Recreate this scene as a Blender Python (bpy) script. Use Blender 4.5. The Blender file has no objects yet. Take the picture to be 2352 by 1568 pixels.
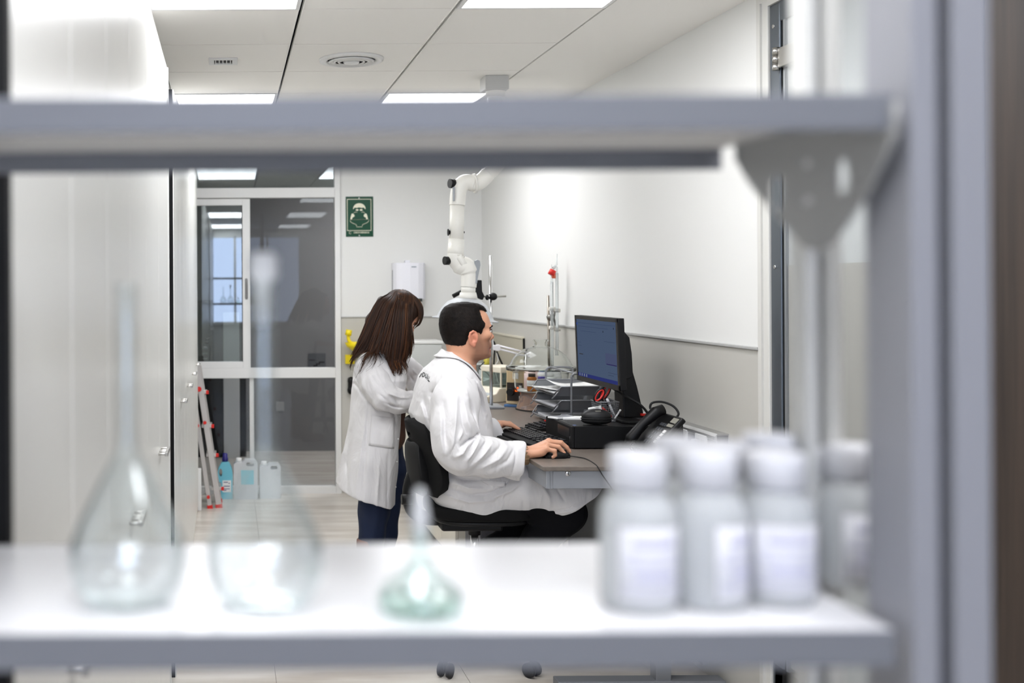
import bpy, bmesh, math, random
import numpy as np
from mathutils import Vector, Matrix, Euler

# ------------------------------------------------------------------ camera, world, exposure
F = 2449.0            # focal length in pixels of the 2352 px wide frame
VX, VY = 525.0, 658.0 # vanishing point of the room's depth direction
HC = 1.60             # camera height
sc = bpy.context.scene
cam_d = bpy.data.cameras.new('camera')
cam = bpy.data.objects.new('camera', cam_d)
sc.collection.objects.link(cam)
cam.location = (0, 0, HC)
cam.rotation_euler = (math.pi / 2, math.radians(0.3), 0)   # slight roll of the hand-held camera
cam_d.sensor_width = 36.0
cam_d.lens = F / 2352.0 * 36.0
cam_d.shift_x = (1176.0 - VX) / 2352.0
cam_d.shift_y = -(784.0 - VY) / 2352.0
cam_d.clip_start = 0.05
cam_d.clip_end = 60
cam_d.dof.use_dof = True
cam_d.dof.focus_distance = 4.55
cam_d.dof.aperture_fstop = 2.6
sc.camera = cam
world = bpy.data.worlds.new('world')
sc.world = world
world.use_nodes = True
world.node_tree.nodes['Background'].inputs[0].default_value = (0.75, 0.85, 1.0, 1)
world.node_tree.nodes['Background'].inputs[1].default_value = 0.6
sc.view_settings.view_transform = 'Standard'
sc.view_settings.look = 'None'
sc.view_settings.exposure = 1.16
sc.view_settings.gamma = 1.0
sc.view_settings.use_curve_mapping = False
sc.cycles.max_bounces = 10; sc.cycles.diffuse_bounces = 4; sc.cycles.glossy_bounces = 4; sc.cycles.transmission_bounces = 10; sc.cycles.transparent_max_bounces = 16
sc.cycles.use_adaptive_sampling = True; sc.cycles.adaptive_threshold = 0.02
PANEL = 5.4           # radiance of the ceiling light panels

def P(x, y, D):
    """photo pixel + distance from the camera plane -> world point"""
    return Vector(((x - VX) * D / F, D, HC - (y - VY) * D / F))
def PX(x, D): return (x - VX) * D / F
def PZ(y, D): return HC - (y - VY) * D / F

# ------------------------------------------------------------------ materials
def lin(c):
    out = []
    for v in c[:3]:
        v = v / 255.0
        out.append(v / 12.92 if v <= 0.04045 else ((v + 0.055) / 1.055) ** 2.4)
    return tuple(out) + (1.0,)
MATS = {}
def mat(name, col, rough=0.5, metal=0.0, spec=0.5, noise=0.0, nscale=8.0, bump=0.0, bscale=200.0,
        trans=0.0, ior=1.45, stretch=None, col2=None, coat=0.0, attr=None, alpha=1.0, sheen=0.0, sss=0.0, bump2=None):
    if name in MATS: return MATS[name]
    m = bpy.data.materials.new(name); m.use_nodes = True
    nt = m.node_tree; b = nt.nodes['Principled BSDF']
    b.inputs['Base Color'].default_value = lin(col)
    b.inputs['Roughness'].default_value = rough
    b.inputs['Metallic'].default_value = metal
    b.inputs['Specular IOR Level'].default_value = spec
    b.inputs['Transmission Weight'].default_value = trans
    b.inputs['IOR'].default_value = ior
    b.inputs['Coat Weight'].default_value = coat
    b.inputs['Alpha'].default_value = alpha
    b.inputs['Sheen Weight'].default_value = sheen
    b.inputs['Subsurface Weight'].default_value = sss
    if sss: b.inputs['Subsurface Radius'].default_value = (0.012, 0.004, 0.002)
    vec = None
    if noise or bump:
        tc = nt.nodes.new('ShaderNodeTexCoord'); mp = nt.nodes.new('ShaderNodeMapping')
        nt.links.new(tc.outputs['Object'], mp.inputs['Vector'])
        if stretch: mp.inputs['Scale'].default_value = stretch
        vec = mp.outputs['Vector']
    src = None
    if attr:
        a = nt.nodes.new('ShaderNodeAttribute'); a.attribute_name = attr
        nt.links.new(a.outputs['Color'], b.inputs['Base Color']); src = a.outputs['Color']
    if noise:
        n = nt.nodes.new('ShaderNodeTexNoise'); n.inputs['Scale'].default_value = nscale; n.inputs['Detail'].default_value = 5
        nt.links.new(vec, n.inputs['Vector'])
        mx = nt.nodes.new('ShaderNodeMix'); mx.data_type = 'RGBA'
        mx.inputs[6].default_value = lin(col)
        mx.inputs[7].default_value = lin(col2 if col2 else tuple(v * (1 - noise) for v in col))
        if src: nt.links.new(src, mx.inputs[6])
        rp = nt.nodes.new('ShaderNodeMapRange'); rp.inputs[1].default_value = 0.35; rp.inputs[2].default_value = 0.65
        nt.links.new(n.outputs['Fac'], rp.inputs[0]); nt.links.new(rp.outputs[0], mx.inputs[0])
        nt.links.new(mx.outputs[2], b.inputs['Base Color'])
    if bump:
        n2 = nt.nodes.new('ShaderNodeTexNoise'); n2.inputs['Scale'].default_value = bscale; n2.inputs['Detail'].default_value = 3
        nt.links.new(vec, n2.inputs['Vector'])
        bp = nt.nodes.new('ShaderNodeBump'); bp.inputs['Strength'].default_value = bump; bp.inputs['Distance'].default_value = 0.002
        nt.links.new(n2.outputs['Fac'], bp.inputs['Height']); nt.links.new(bp.outputs['Normal'], b.inputs['Normal'])
    if bump2:
        n3 = nt.nodes.new('ShaderNodeTexNoise'); n3.inputs['Scale'].default_value = bump2[0]; n3.inputs['Detail'].default_value = 2.5; n3.inputs['Distortion'].default_value = 1.2
        mp3 = nt.nodes.new('ShaderNodeMapping'); tc3 = nt.nodes.new('ShaderNodeTexCoord'); mp3.inputs['Scale'].default_value = bump2[3]; mp3.inputs['Rotation'].default_value = (0.3, 0.5, 0.2)
        nt.links.new(tc3.outputs['Object'], mp3.inputs['Vector']); nt.links.new(mp3.outputs['Vector'], n3.inputs['Vector'])
        b3 = nt.nodes.new('ShaderNodeBump'); b3.inputs['Strength'].default_value = bump2[1]; b3.inputs['Distance'].default_value = bump2[2]
        nt.links.new(n3.outputs['Fac'], b3.inputs['Height'])
        if bump: nt.links.new(b3.outputs['Normal'], bp.inputs['Normal'])
        else: nt.links.new(b3.outputs['Normal'], b.inputs['Normal'])
    MATS[name] = m
    return m
def emis(name, col, strength):
    if name in MATS: return MATS[name]
    m = bpy.data.materials.new(name); m.use_nodes = True
    nt = m.node_tree; nt.nodes.remove(nt.nodes['Principled BSDF'])
    e = nt.nodes.new('ShaderNodeEmission'); e.inputs[0].default_value = lin(col); e.inputs[1].default_value = strength
    nt.links.new(e.outputs[0], nt.nodes['Material Output'].inputs[0])
    MATS[name] = m
    return m
def pane_mat(name, tint, refl=1.0):
    """thin window glass: clear transmission with Fresnel mirror reflection"""
    if name in MATS: return MATS[name]
    m = bpy.data.materials.new(name); m.use_nodes = True
    nt = m.node_tree; nt.nodes.remove(nt.nodes['Principled BSDF'])
    t = nt.nodes.new('ShaderNodeBsdfTransparent'); t.inputs[0].default_value = lin(tint)
    g = nt.nodes.new('ShaderNodeBsdfGlossy'); g.inputs['Roughness'].default_value = 0.01; g.inputs[0].default_value = (0.9, 0.95, 0.95, 1)
    fr = nt.nodes.new('ShaderNodeFresnel'); fr.inputs[0].default_value = 1.5
    ge = nt.nodes.new('ShaderNodeNewGeometry'); ma = nt.nodes.new('ShaderNodeMath'); ma.operation = 'MULTIPLY_ADD'   # same reflectance on both faces of the thin pane
    ma.inputs[1].default_value = 1 / 1.5 - 1.5; ma.inputs[2].default_value = 1.5
    nt.links.new(ge.outputs['Backfacing'], ma.inputs[0]); nt.links.new(ma.outputs[0], fr.inputs[0])
    mu = nt.nodes.new('ShaderNodeMath'); mu.operation = 'MULTIPLY'; mu.inputs[1].default_value = refl; mu.use_clamp = True
    mx = nt.nodes.new('ShaderNodeMixShader')
    nt.links.new(fr.outputs[0], mu.inputs[0]); nt.links.new(mu.outputs[0], mx.inputs[0])
    nt.links.new(t.outputs[0], mx.inputs[1]); nt.links.new(g.outputs[0], mx.inputs[2])
    nt.links.new(mx.outputs[0], nt.nodes['Material Output'].inputs[0])
    MATS[name] = m
    return m

# ------------------------------------------------------------------ object helpers
COL = sc.collection
WM = {}
def wm(o): return WM.get(o.name, Matrix.Identity(4))
def tag(o, label=None, cat=None, group=None, kind=None):
    if label: o['label'] = label
    if cat: o['category'] = cat
    if group: o['group'] = group
    if kind: o['kind'] = kind
    return o
def thing(name, label, cat, loc=(0, 0, 0), group=None):
    o = bpy.data.objects.new(name, None); COL.objects.link(o)
    o.empty_display_size = 0.05
    o.location = loc
    WM[o.name] = Matrix.Translation(Vector(loc))
    return tag(o, label, cat, group)
def link(name, me, material=None, parent=None, kind=None):
    o = bpy.data.objects.new(name, me); COL.objects.link(o)
    if material and not me.materials: me.materials.append(material)
    if parent is not None:
        o.parent = parent
        o.matrix_parent_inverse = wm(parent).inverted()
    if kind: o['kind'] = kind
    return o
def dup_tree(o, parent=None):
    c = o.copy(); COL.objects.link(c)
    if parent is not None: c.parent = parent
    for ch in [x for x in CHILD(o)]:
        dup_tree(ch, c)
    return c
def CHILD(o): return [x for x in COL.objects if x.parent == o]

class MB:
    """collects shapes (world coordinates) and links them as ONE mesh object"""
    def __init__(s): s.v = []; s.f = []; s.sm = []
    def add(s, vs, fs, smooth=False):
        n = len(s.v); s.v += [tuple(v) for v in vs]
        for f in fs: s.f.append(tuple(i + n for i in f)); s.sm.append(smooth)
        return s
    def box(s, x0, x1, y0, y1, z0, z1, M=None):
        vs = [(x, y, z) for z in (z0, z1) for y in (y0, y1) for x in (x0, x1)]
        if M is not None: vs = [M @ Vector(v) for v in vs]
        return s.add(vs, [(0, 2, 3, 1), (4, 5, 7, 6), (0, 1, 5, 4), (2, 6, 7, 3), (0, 4, 6, 2), (1, 3, 7, 5)])
    def cyl(s, a, b, r, r2=None, n=20, caps=True, smooth=True):
        return s.tube([a, b], [r, r if r2 is None else r2], n, caps, smooth)
    def tube(s, pts, r, n=10, caps=True, smooth=True, closed=False):
        pts = [Vector(p) for p in pts]
        rs = r if isinstance(r, (list, tuple)) else [r] * len(pts)
        rings = []; N = len(pts); up = None
        for i, p in enumerate(pts):
            if closed: t = pts[(i + 1) % N] - pts[i - 1]
            else: t = pts[min(i + 1, N - 1)] - pts[max(i - 1, 0)]
            if t.length < 1e-9: t = Vector((0, 0, 1))
            t.normalize()
            if up is None:
                up = Vector((0, 0, 1)) if abs(t.z) < 0.9 else Vector((1, 0, 0))
            a = up - t * up.dot(t)
            if a.length < 1e-6: a = t.orthogonal()
            a.normalize(); b = t.cross(a); up = a
            rings.append([p + (a * math.cos(2 * math.pi * k / n) + b * math.sin(2 * math.pi * k / n)) * rs[i] for k in range(n)])
        vs = [v for rg in rings for v in rg]; fs = []
        for i in range(N if closed else N - 1):
            j = (i + 1) % N
            for k in range(n):
                l = (k + 1) % n
                fs.append((i * n + k, i * n + l, j * n + l, j * n + k))
        s.add(vs, fs, smooth)
        if caps and not closed:
            m = len(s.v) - len(vs)
            s.f.append(tuple(m + k for k in reversed(range(n)))); s.sm.append(False)
            s.f.append(tuple(m + (N - 1) * n + k for k in range(n))); s.sm.append(False)
        return s
    def lathe(s, c, prof, n=32, smooth=True, M=None):
        """prof: list of (r, z) from bottom to top, about a vertical axis through c"""
        c = Vector(c); vs = []; fs = []
        for r, z in prof:
            for k in range(n):
                a = 2 * math.pi * k / n
                v = Vector((r * math.cos(a), r * math.sin(a), z))
                if M is not None: v = M @ v
                vs.append(c + v)
        for i in range(len(prof) - 1):
            for k in range(n):
                l = (k + 1) % n
                fs.append((i * n + k, i * n + l, (i + 1) * n + l, (i + 1) * n + k))
        s.add(vs, fs, smooth)
        m = len(s.v) - len(vs)
        if prof[0][0] > 1e-6: s.f.append(tuple(m + k for k in reversed(range(n)))); s.sm.append(False)
        if prof[-1][0] > 1e-6: s.f.append(tuple(m + (len(prof) - 1) * n + k for k in range(n))); s.sm.append(False)
        return s
    def prism(s, poly, axis, a, b, smooth=False):
        """polygon in the plane normal to axis ('x': (y,z), 'y': (x,z), 'z': (x,y)), extruded from a to b"""
        def mk(p, t):
            return {'x': (t, p[0], p[1]), 'y': (p[0], t, p[1]), 'z': (p[0], p[1], t)}[axis]
        n = len(poly)
        vs = [mk(p, a) for p in poly] + [mk(p, b) for p in poly]
        fs = [tuple(range(n)), tuple(reversed(range(n, 2 * n)))]
        s.add(vs, fs)
        m = len(s.v) - 2 * n
        for k in range(n):
            l = (k + 1) % n
            s.f.append((m + k, m + n + k, m + n + l, m + l)); s.sm.append(smooth)
        return s
    def ell(s, c, r, n=20, m=12, M=None):
        c = Vector(c); vs = []; fs = []
        for i in range(m + 1):
            t = math.pi * i / m
            for k in range(n):
                a = 2 * math.pi * k / n
                v = Vector((r[0] * math.sin(t) * math.cos(a), r[1] * math.sin(t) * math.sin(a), -r[2] * math.cos(t)))
                if M is not None: v = M @ v
                vs.append(c + v)
        for i in range(m):
            for k in range(n):
                l = (k + 1) % n
                fs.append((i * n + k, i * n + l, (i + 1) * n + l, (i + 1) * n + k))
        return s.add(vs, fs, True)
    def build(s, name, material, parent=None, bevel=0.0, label=None, kind=None, seg=2, M=None, solid=0.0):
        me = bpy.data.meshes.new(name)
        vs = s.v if M is None else [tuple(M @ Vector(v)) for v in s.v]
        me.from_pydata(vs, [], s.f)
        me.polygons.foreach_set('use_smooth', s.sm)
        bm = bmesh.new(); bm.from_mesh(me)
        bmesh.ops.remove_doubles(bm, verts=bm.verts, dist=1e-6)
        bmesh.ops.recalc_face_normals(bm, faces=bm.faces)
        bm.to_mesh(me); bm.free()
        o = link(name, me, material, parent, kind)
        if solid:
            md = o.modifiers.new('thickness', 'SOLIDIFY'); md.thickness = solid
        if bevel:
            md = o.modifiers.new('bevel', 'BEVEL'); md.width = bevel; md.segments = seg; md.limit_method = 'ANGLE'; md.angle_limit = math.radians(40)
            if seg > 1: md.harden_normals = False
        if label: o['label'] = label
        return o
def BOX(name, m, parent, x0, x1, y0, y1, z0, z1, bevel=0.0, **k):
    return MB().box(min(x0, x1), max(x0, x1), min(y0, y1), max(y0, y1), min(z0, z1), max(z0, z1)).build(name, m, parent, bevel, **k)
def arc(pts, n=6):
    """Catmull-Rom through control points"""
    pts = [Vector(p) for p in pts]; out = []
    for i in range(len(pts) - 1):
        p0 = pts[max(i - 1, 0)]; p1 = pts[i]; p2 = pts[i + 1]; p3 = pts[min(i + 2, len(pts) - 1)]
        for k in range(n):
            t = k / n
            out.append(0.5 * ((2 * p1) + (p2 - p0) * t + (2 * p0 - 5 * p1 + 4 * p2 - p3) * t * t + (3 * p1 - p0 - 3 * p2 + p3) * t ** 3))
    out.append(pts[-1])
    return out
def curve_mesh(name, loops, M, material, parent, depth=0.001, kind=None):
    """flat filled outline (inner loops are holes) extruded to real thickness; loops in the XY plane of M"""
    cu = bpy.data.curves.new(name, 'CURVE'); cu.dimensions = '2D'; cu.fill_mode = 'BOTH'; cu.extrude = depth / 2
    for lp in loops:
        sp = cu.splines.new('POLY'); sp.points.add(len(lp) - 1)
        for i, q in enumerate(lp): sp.points[i].co = (q[0], q[1], 0, 1)
        sp.use_cyclic_u = True
    return curve_to_mesh(name, cu, M, material, parent, kind)
def curve_to_mesh(name, cu, M, material, parent, kind=None):
    tmp = bpy.data.objects.new('tmp', cu); COL.objects.link(tmp)
    dg = bpy.context.evaluated_depsgraph_get(); dg.update()
    me = bpy.data.meshes.new_from_object(tmp.evaluated_get(dg))
    me.transform(M)
    bpy.data.objects.remove(tmp); bpy.data.curves.remove(cu)
    me.materials.clear(); me.materials.append(material)
    me.name = name
    return link(name, me, None, parent, kind)
def text_mesh(name, body, size, M, material, parent, depth=0.0006, shear=0.0, bold=0.0, xs=1.0):
    cu = bpy.data.curves.new(name, 'FONT'); cu.body = body; cu.size = size; cu.align_x = 'CENTER'; cu.align_y = 'CENTER'
    cu.extrude = depth / 2; cu.shear = shear; cu.offset = bold
    return curve_to_mesh(name, cu, M @ Matrix.Diagonal((xs, 1, 1, 1)), material, parent)
def circ(cx, cy, rx, ry=None, n=24, a0=0.0, a1=2 * math.pi):
    ry = rx if ry is None else ry
    return [(cx + rx * math.cos(a0 + (a1 - a0) * k / n), cy + ry * math.sin(a0 + (a1 - a0) * k / n)) for k in range(n)]
FACE_Y = Matrix(((1, 0, 0, 0), (0, 0, -1, 0), (0, 1, 0, 0), (0, 0, 0, 1)))   # XY drawing -> wall facing the camera (-Y)
def at(loc, R=None):
    M = Matrix.Translation(Vector(loc))
    return M @ R if R is not None else M
rng = random.Random(7)
# ================================================================== THE ROOM
XL, XR, YB, YR, ZC = -0.85, 1.96, 8.25, -3.2, 2.67
m_white = mat('wall_paint_white', (221, 221, 218), 0.55, bump=0.05, bscale=300)
m_dado = mat('wall_dado_grey', (186, 184, 177), 0.4)
m_trim = mat('dado_trim', (172, 172, 170), 0.35)
m_tile = mat('ceiling_tile_white', (244, 242, 237), 0.85, bump=0.05, bscale=400)
m_dark = mat('plenum_black', (14, 14, 15), 0.8)
m_floor = mat('floor_stone', (212, 207, 199), 0.3, noise=1, nscale=2.2, col2=(186, 178, 168), stretch=(0.8, 4.5, 1))
m_grout = mat('floor_grout', (120, 112, 104), 0.8)
m_alu = mat('partition_white_aluminium', (222, 222, 220), 0.35)
m_steel = mat('brushed_steel', (185, 183, 178), 0.28, metal=1.0)
m_chrome = mat('chrome', (205, 205, 205), 0.14, metal=1.0)
m_black = mat('black_plastic', (9, 9, 10), 0.45, spec=0.35)
m_blackm = mat('black_matt', (13, 13, 14), 0.7, spec=0.3)
m_lacq = mat('cabinet_white_laminate', (232, 232, 227), 0.28)
m_wood = mat('dark_wood_panel', (64, 52, 44), 0.55, noise=1, nscale=3.0, col2=(44, 35, 30), stretch=(9, 9, 0.35))
m_darkal = mat('anodised_grey_frame', (96, 102, 108), 0.35, metal=0.7)
m_red = mat('red_plastic', (206, 36, 28), 0.4)
m_whitep = mat('white_plastic', (232, 232, 230), 0.4)

# floor
fl = BOX('floor', m_grout, None, XL - 0.1, 2.6, YR - 0.1, 10.9, -0.06, -0.004, kind='structure')
TS = 0.78; gx0 = 0.185; gy0 = 7.06
tile_me = None
for i in range(-2, 4):
    for j in range(-14, 6):
        x0 = gx0 + i * TS; y0 = gy0 + j * TS
        x1 = min(x0 + TS, 2.6); y1 = min(y0 + TS, 10.9); x0 = max(x0, XL - 0.1); y0 = max(y0, YR - 0.1)
        if x1 - x0 < 0.02 or y1 - y0 < 0.02: continue
        BOX('floor_tile', m_floor, fl, x0 + 0.001, x1 - 0.001, y0 + 0.001, y1 - 0.001, -0.02, 0.0)

# ceiling: dark void above, tiles proud below it, plaster border
ce = BOX('ceiling', m_dark, None, XL - 0.1, 2.6, YR - 0.1, 10.9, 2.72, 2.78, kind='structure')
CX = [-0.31, 0.285, 0.88, 1.465]
RY = [4.12 + 0.598 * k for k in range(-13, 8)]
lights = []
t_cache = {}
for c in range(3):
    for r in range(len(RY) - 1):
        y0, y1 = RY[r], RY[r + 1]
        if y0 > YB - 0.02 or y1 < YR + 0.05: continue
        if y0 < YR: y0 = YR
        y1 = min(y1, YB)
        k = r - 13
        x0, x1 = CX[c], CX[c + 1]
        if c != 1 and k % 5 in (3, 4):
            if k % 5 == 3: lights.append((x0, x1, max(RY[r], YR + .02), RY[r + 2]))
            continue
        BOX('ceiling_tile', m_tile, ce, x0 + 0.006, x1 - 0.006, y0 + 0.003, y1 - 0.003, ZC, ZC + 0.02)
    # metal runners beside the shadow gap
for x in CX[1:3]:
    for s in (-1, 1):
        BOX('ceiling_runner', m_tile, ce, x + s * 0.0095 - 0.002, x + s * 0.0095 + 0.002, RY[0], YB, ZC - 0.003, ZC + 0.02)
BOX('ceiling_border', m_tile, ce, CX[3] + 0.004, 2.06, YR, YB, ZC, ZC + 0.04)
BOX('ceiling_border', m_tile, ce, XL - 0.1, CX[0] - 0.003, YR, YB, ZC, ZC + 0.04)
m_led = emis('led_panel', (250, 251, 255), PANEL)
spots = {}
for (x0, x1, y0, y1) in lights:
    row = 'above the seated man' if 2 < y0 < 4.2 else ('by the white extraction arm' if 5 < y0 < 7 else 'above the grey shelf' if -1 < y0 < 2 else 'behind the grey shelf')
    side = 'on the cabinet side' if x0 < 0 else 'on the bench side'
    t = thing('ceiling_light', 'long white led ceiling panel %s %s' % (row, side), 'ceiling light', ((x0 + x1) / 2, (y0 + y1) / 2, ZC), 'ceiling lights')
    f = MB()
    w = 0.018
    f.box(x0 + .006, x1 - .006, y0 + .002, y0 + w, ZC - .004, ZC + .02).box(x0 + .006, x1 - .006, y1 - w, y1 - .002, ZC - .004, ZC + .02)
    f.box(x0 + .006, x0 + w + .004, y0 + w, y1 - w, ZC - .004, ZC + .02).box(x1 - w - .004, x1 - .006, y0 + w, y1 - w, ZC - .004, ZC + .02)
    f.build('light_frame', m_whitep, t)
    BOX('diffuser', m_led, t, x0 + w + .004, x1 - w - .004, y0 + w, y1 - w, ZC + 0.001, ZC + .012)

# walls
wr = BOX('wall_right', m_white, None, XR, XR + 0.1, 3.93, YB + 0.1, 0, 2.72, kind='structure')
BOX('dado_panel', m_dado, wr, XR - 0.006, XR, 3.93, YB, 0, 1.355)
BOX('dado_trim', m_trim, wr, XR - 0.016, XR, 3.93, YB, 1.355, 1.366, bevel=0.002)
wb = BOX('wall_back', m_white, None, 0.868, XR, YB, YB + 0.1, 0, 2.72, kind='structure')
BOX('dado_panel', m_dado, wb, 0.868, XR - 0.006, YB - 0.006, YB, 0, 1.355)
BOX('dado_trim', m_trim, wb, 0.868, XR - 0.016, YB - 0.014, YB, 1.355, 1.364, bevel=0.002)
BOX('wall_left', m_white, None, XL - 0.1, XL, YR, YB + 0.1, 0, 2.72, kind='structure')
BOX('wall_bulkhead', m_white, None, XL, CX[0], YR, YB, 2.42, ZC, kind='structure')
BOX('wall_rear', m_white, None, XL - 0.1, 2.2, YR - 0.1, YR, 0, 2.72, kind='structure')
# daylight window in the wall behind the camera (seen only as a reflection)
w2 = thing('window_2', 'wide daylight window in the rear wall', 'window', (0.3, YR, 0.9)); w2['kind'] = 'structure'
BOX('window_pane', emis('daylight_sky', (204, 220, 255), 2.4), w2, -0.5, 1.3, YR + 0.005, YR + 0.015, 0.95, 2.5)
fm = MB()
for x in (-0.53, 0.10, 0.70, 1.30): fm.box(x, x + 0.04, YR, YR + 0.04, 0.92, 2.53)
fm.box(-0.53, 1.34, YR, YR + 0.04, 0.9, 0.95).box(-0.53, 1.34, YR, YR + 0.04, 2.5, 2.55)
fm.build('window_frame', m_alu, w2)

# right side, nearer than the white wall: frame, glazed door, dark wood panel
tr = thing('trim_1', 'light grey door surround beside the white wall', 'door frame', (XR, 3.88, 0)); tr['kind'] = 'structure'
BOX('jamb', mat('door_frame_grey', (205, 204, 199), 0.4), tr, XR - 0.012, XR + 0.1, 3.845, 3.93, 0, 2.72, bevel=0.004)
BOX('jamb_bead', mat('door_frame_grey', (205, 204, 199), 0.4), tr, XR - 0.02, XR - 0.012, 3.885, 3.893, 0, 2.62)
BOX('jamb_head', mat('door_frame_grey', (205, 204, 199), 0.4), tr, XR - 0.012, XR + 0.1, 2.74, 3.845, 2.60, 2.72)
d1 = thing('door_1', 'grey glazed door in dark metal frame with steel hinges', 'door', (XR, 3.8, 0)); d1['kind'] = 'structure'
BOX('door_stile', m_darkal, d1, XR - 0.004, XR + 0.05, 3.775, 3.845, 0, 2.60, bevel=0.004)
BOX('door_stile', m_darkal, d1, XR - 0.004, XR + 0.05, 2.76, 2.82, 0, 2.60, bevel=0.004)
BOX('door_rail', m_darkal, d1, XR - 0.004, XR + 0.05, 2.82, 3.775, 2.53, 2.60)
BOX('door_seal', m_blackm, d1, XR + 0.004, XR + 0.05, 3.757, 3.775, 0, 2.53)
BOX('door_edge', mat('door_edge_alu', (150, 154, 157), 0.3, metal=0.6), d1, XR - 0.002, XR + 0.04, 3.745, 3.757, 0, 2.53)
BOX('door_pane', mat('frosted_door_glass', (168, 172, 172), 0.28, coat=0.2), d1, XR + 0.008, XR + 0.02, 2.82, 3.745, 0.25, 2.53)
BOX('reflection_strip', mat('reflection_grey', (150, 150, 145), 0.4), d1, XR + 0.004, XR + 0.008, 2.85, 3.74, 0.98, 1.665)  # reflection in the door glass put in as a grey strip
BOX('kick_plate', m_blackm, d1, XR - 0.004, XR + 0.04, 2.76, 3.83, 0, 0.235)
for z in (2.395, 0.5):
    h = MB().box(XR - 0.02, XR + 0.005, 3.64, 3.76, z - 0.035, z + 0.035)
    h.build('hinge', m_steel, d1, bevel=0.003)
    k = MB()
    for dz in (-0.028, 0.0, 0.028): k.cyl((XR - 0.017, 3.775, z + dz - 0.012), (XR - 0.017, 3.775, z + dz + 0.012), 0.013, n=16)
    k.box(XR - 0.012, XR, 3.775, 3.81, z - 0.032, z + 0.032)
    k.build('hinge', m_steel, d1)
for z in (2.52, 1.66, 0.9):
    MB().cyl((XR - 0.008, 3.815, z), (XR - 0.002, 3.815, z), 0.007, n=12).build('screw', m_chrome, d1)
wp = BOX('wall_side', m_white, None, XR + 0.05, XR + 0.15, YR, 3.93, 0, 2.72, kind='structure')
wd = thing('wall_wood', 'dark brown wood panelling with vertical grain beside the door', 'panel', (XR, 1.5, 0)); wd['kind'] = 'structure'
for k in range(6):
    BOX('wood_panel', m_wood, wd, XR, XR + 0.045, 2.755 - 0.9 * k - 0.897, 2.755 - 0.9 * k, 0, 2.67)

# ------------------------------------------------------------------ glazed partition to the corridor
S8 = F / YB
gx = lambda x: (x - VX) / S8
gz = lambda y: HC - (y - VY) / S8
pt = thing('window_1', 'white aluminium glazed partition with a sliding leaf, corridor behind', 'partition', (0.3, YB, 0)); pt['kind'] = 'structure'
def fr(x0, x1, y0, y1, d0=0.0, d1=0.05, name='frame', m=m_alu):
    return BOX(name, m, pt, gx(x0), gx(x1), YB + d0, YB + d1, gz(y1), gz(y0), bevel=0.003)
XLP = 434
fr(769, 782, 60, 1140, -0.02, 0.06, 'frame_post')
fr(XLP, 447, 60, 1140, -0.01, 0.06, 'frame_post')
fr(447, 769, 432, 455, -0.02, 0.06, 'frame_rail')
fr(447, 769, 845, 868, -0.025, 0.06, 'frame_rail')
fr(447, 769, 1117, 1136, -0.02, 0.06, 'frame_rail')
fr(447, 769, 60, 100, -0.02, 0.06, 'frame_rail')
fr(572, 582, 868, 1117, 0.0, 0.05, 'frame_post')
# sliding leaf
fr(447, 575, 457, 472, -0.02, 0.02, 'leaf_rail')
fr(447, 575, 830, 845, -0.02, 0.02, 'leaf_rail')
fr(557, 575, 457, 845, -0.022, 0.02, 'leaf_stile')
fr(447, 451, 457, 845, -0.02, 0.02, 'leaf_stile')
hp = MB(); hx, h0, h1 = gx(566), gz(688), gz(639)
hp.prism([(hx + 0.012 * math.cos(a), (h1 - 0.012 if a < math.pi else h0 + 0.012) + 0.012 * math.sin(a)) for a in [math.pi * k / 10 for k in range(21)]], 'y', YB - 0.024, YB - 0.0225)
hp.build('recessed_pull', mat('pull_grey', (110, 108, 105), 0.4, metal=0.5), pt)
gl1 = pane_mat('glass_clear', (205, 212, 214), 3.2)
gl2 = pane_mat('glass_clear_weak', (232, 234, 236), 0.35)
for nm, x0, x1, y0, y1, d, g in (('pane', 451, 557, 472, 830, 0.0, gl1), ('pane', 575, 769, 455, 845, 0.03, gl2), ('pane', 447, 769, 100, 432, 0.03, gl1),
                                 ('pane', 447, 572, 868, 1117, 0.03, gl2), ('pane', 582, 769, 868, 1117, 0.03, gl2)):
    BOX(nm, g, pt, gx(x0), gx(x1), YB + d, YB + d + 0.005, gz(y1), gz(y0))
BOX('pane_gasket', m_blackm, pt, gx(555.6), gx(557.2), YB - 0.021, YB + 0.01, gz(830), gz(472))
# corridor
YC = 10.35
m_cor = mat('corridor_grey_paint', (118, 117, 118), 0.6)
BOX('wall_corridor', m_cor, None, -1.6, 2.6, YC, YC + 0.1, 0, 2.72, kind='structure')
BOX('wall_corridor_end', m_cor, None, 2.5, 2.6, YB + 0.1, YC, 0, 2.72, kind='structure')
BOX('wall_corridor_side', m_cor, None, -1.7, -1.6, YB + 0.1, YC, 0, 2.72, kind='structure')
BOX('floor_corridor', m_grout, None, -1.7, XL - 0.1, YB - 0.2, 10.9, -0.06, -0.001, kind='structure')
BOX('ceiling_corridor', m_tile, None, -1.7, XL - 0.1, YB - 0.2, 10.9, 2.72, 2.78, kind='structure')
BOX('wall_partition_side', m_white, None, -1.7, gx(XLP), YB, YB + 0.1, 0, 2.72, kind='structure')
cl = thing('corridor_fill_light', 'slim unseen light added to brighten the grey corridor behind the glass', 'ceiling light', (1.6, 9.3, 2.66))  # unseen lamp added so that the corridor is lit
BOX('light_housing', m_whitep, cl, 1.2, 2.2, 9.2, 9.4, 2.69, 2.72)
BOX('diffuser', emis('corridor_fill_glow', (255, 250, 245), 46.0), cl, 1.22, 2.18, 9.22, 9.38, 2.68, 2.69)
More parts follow.
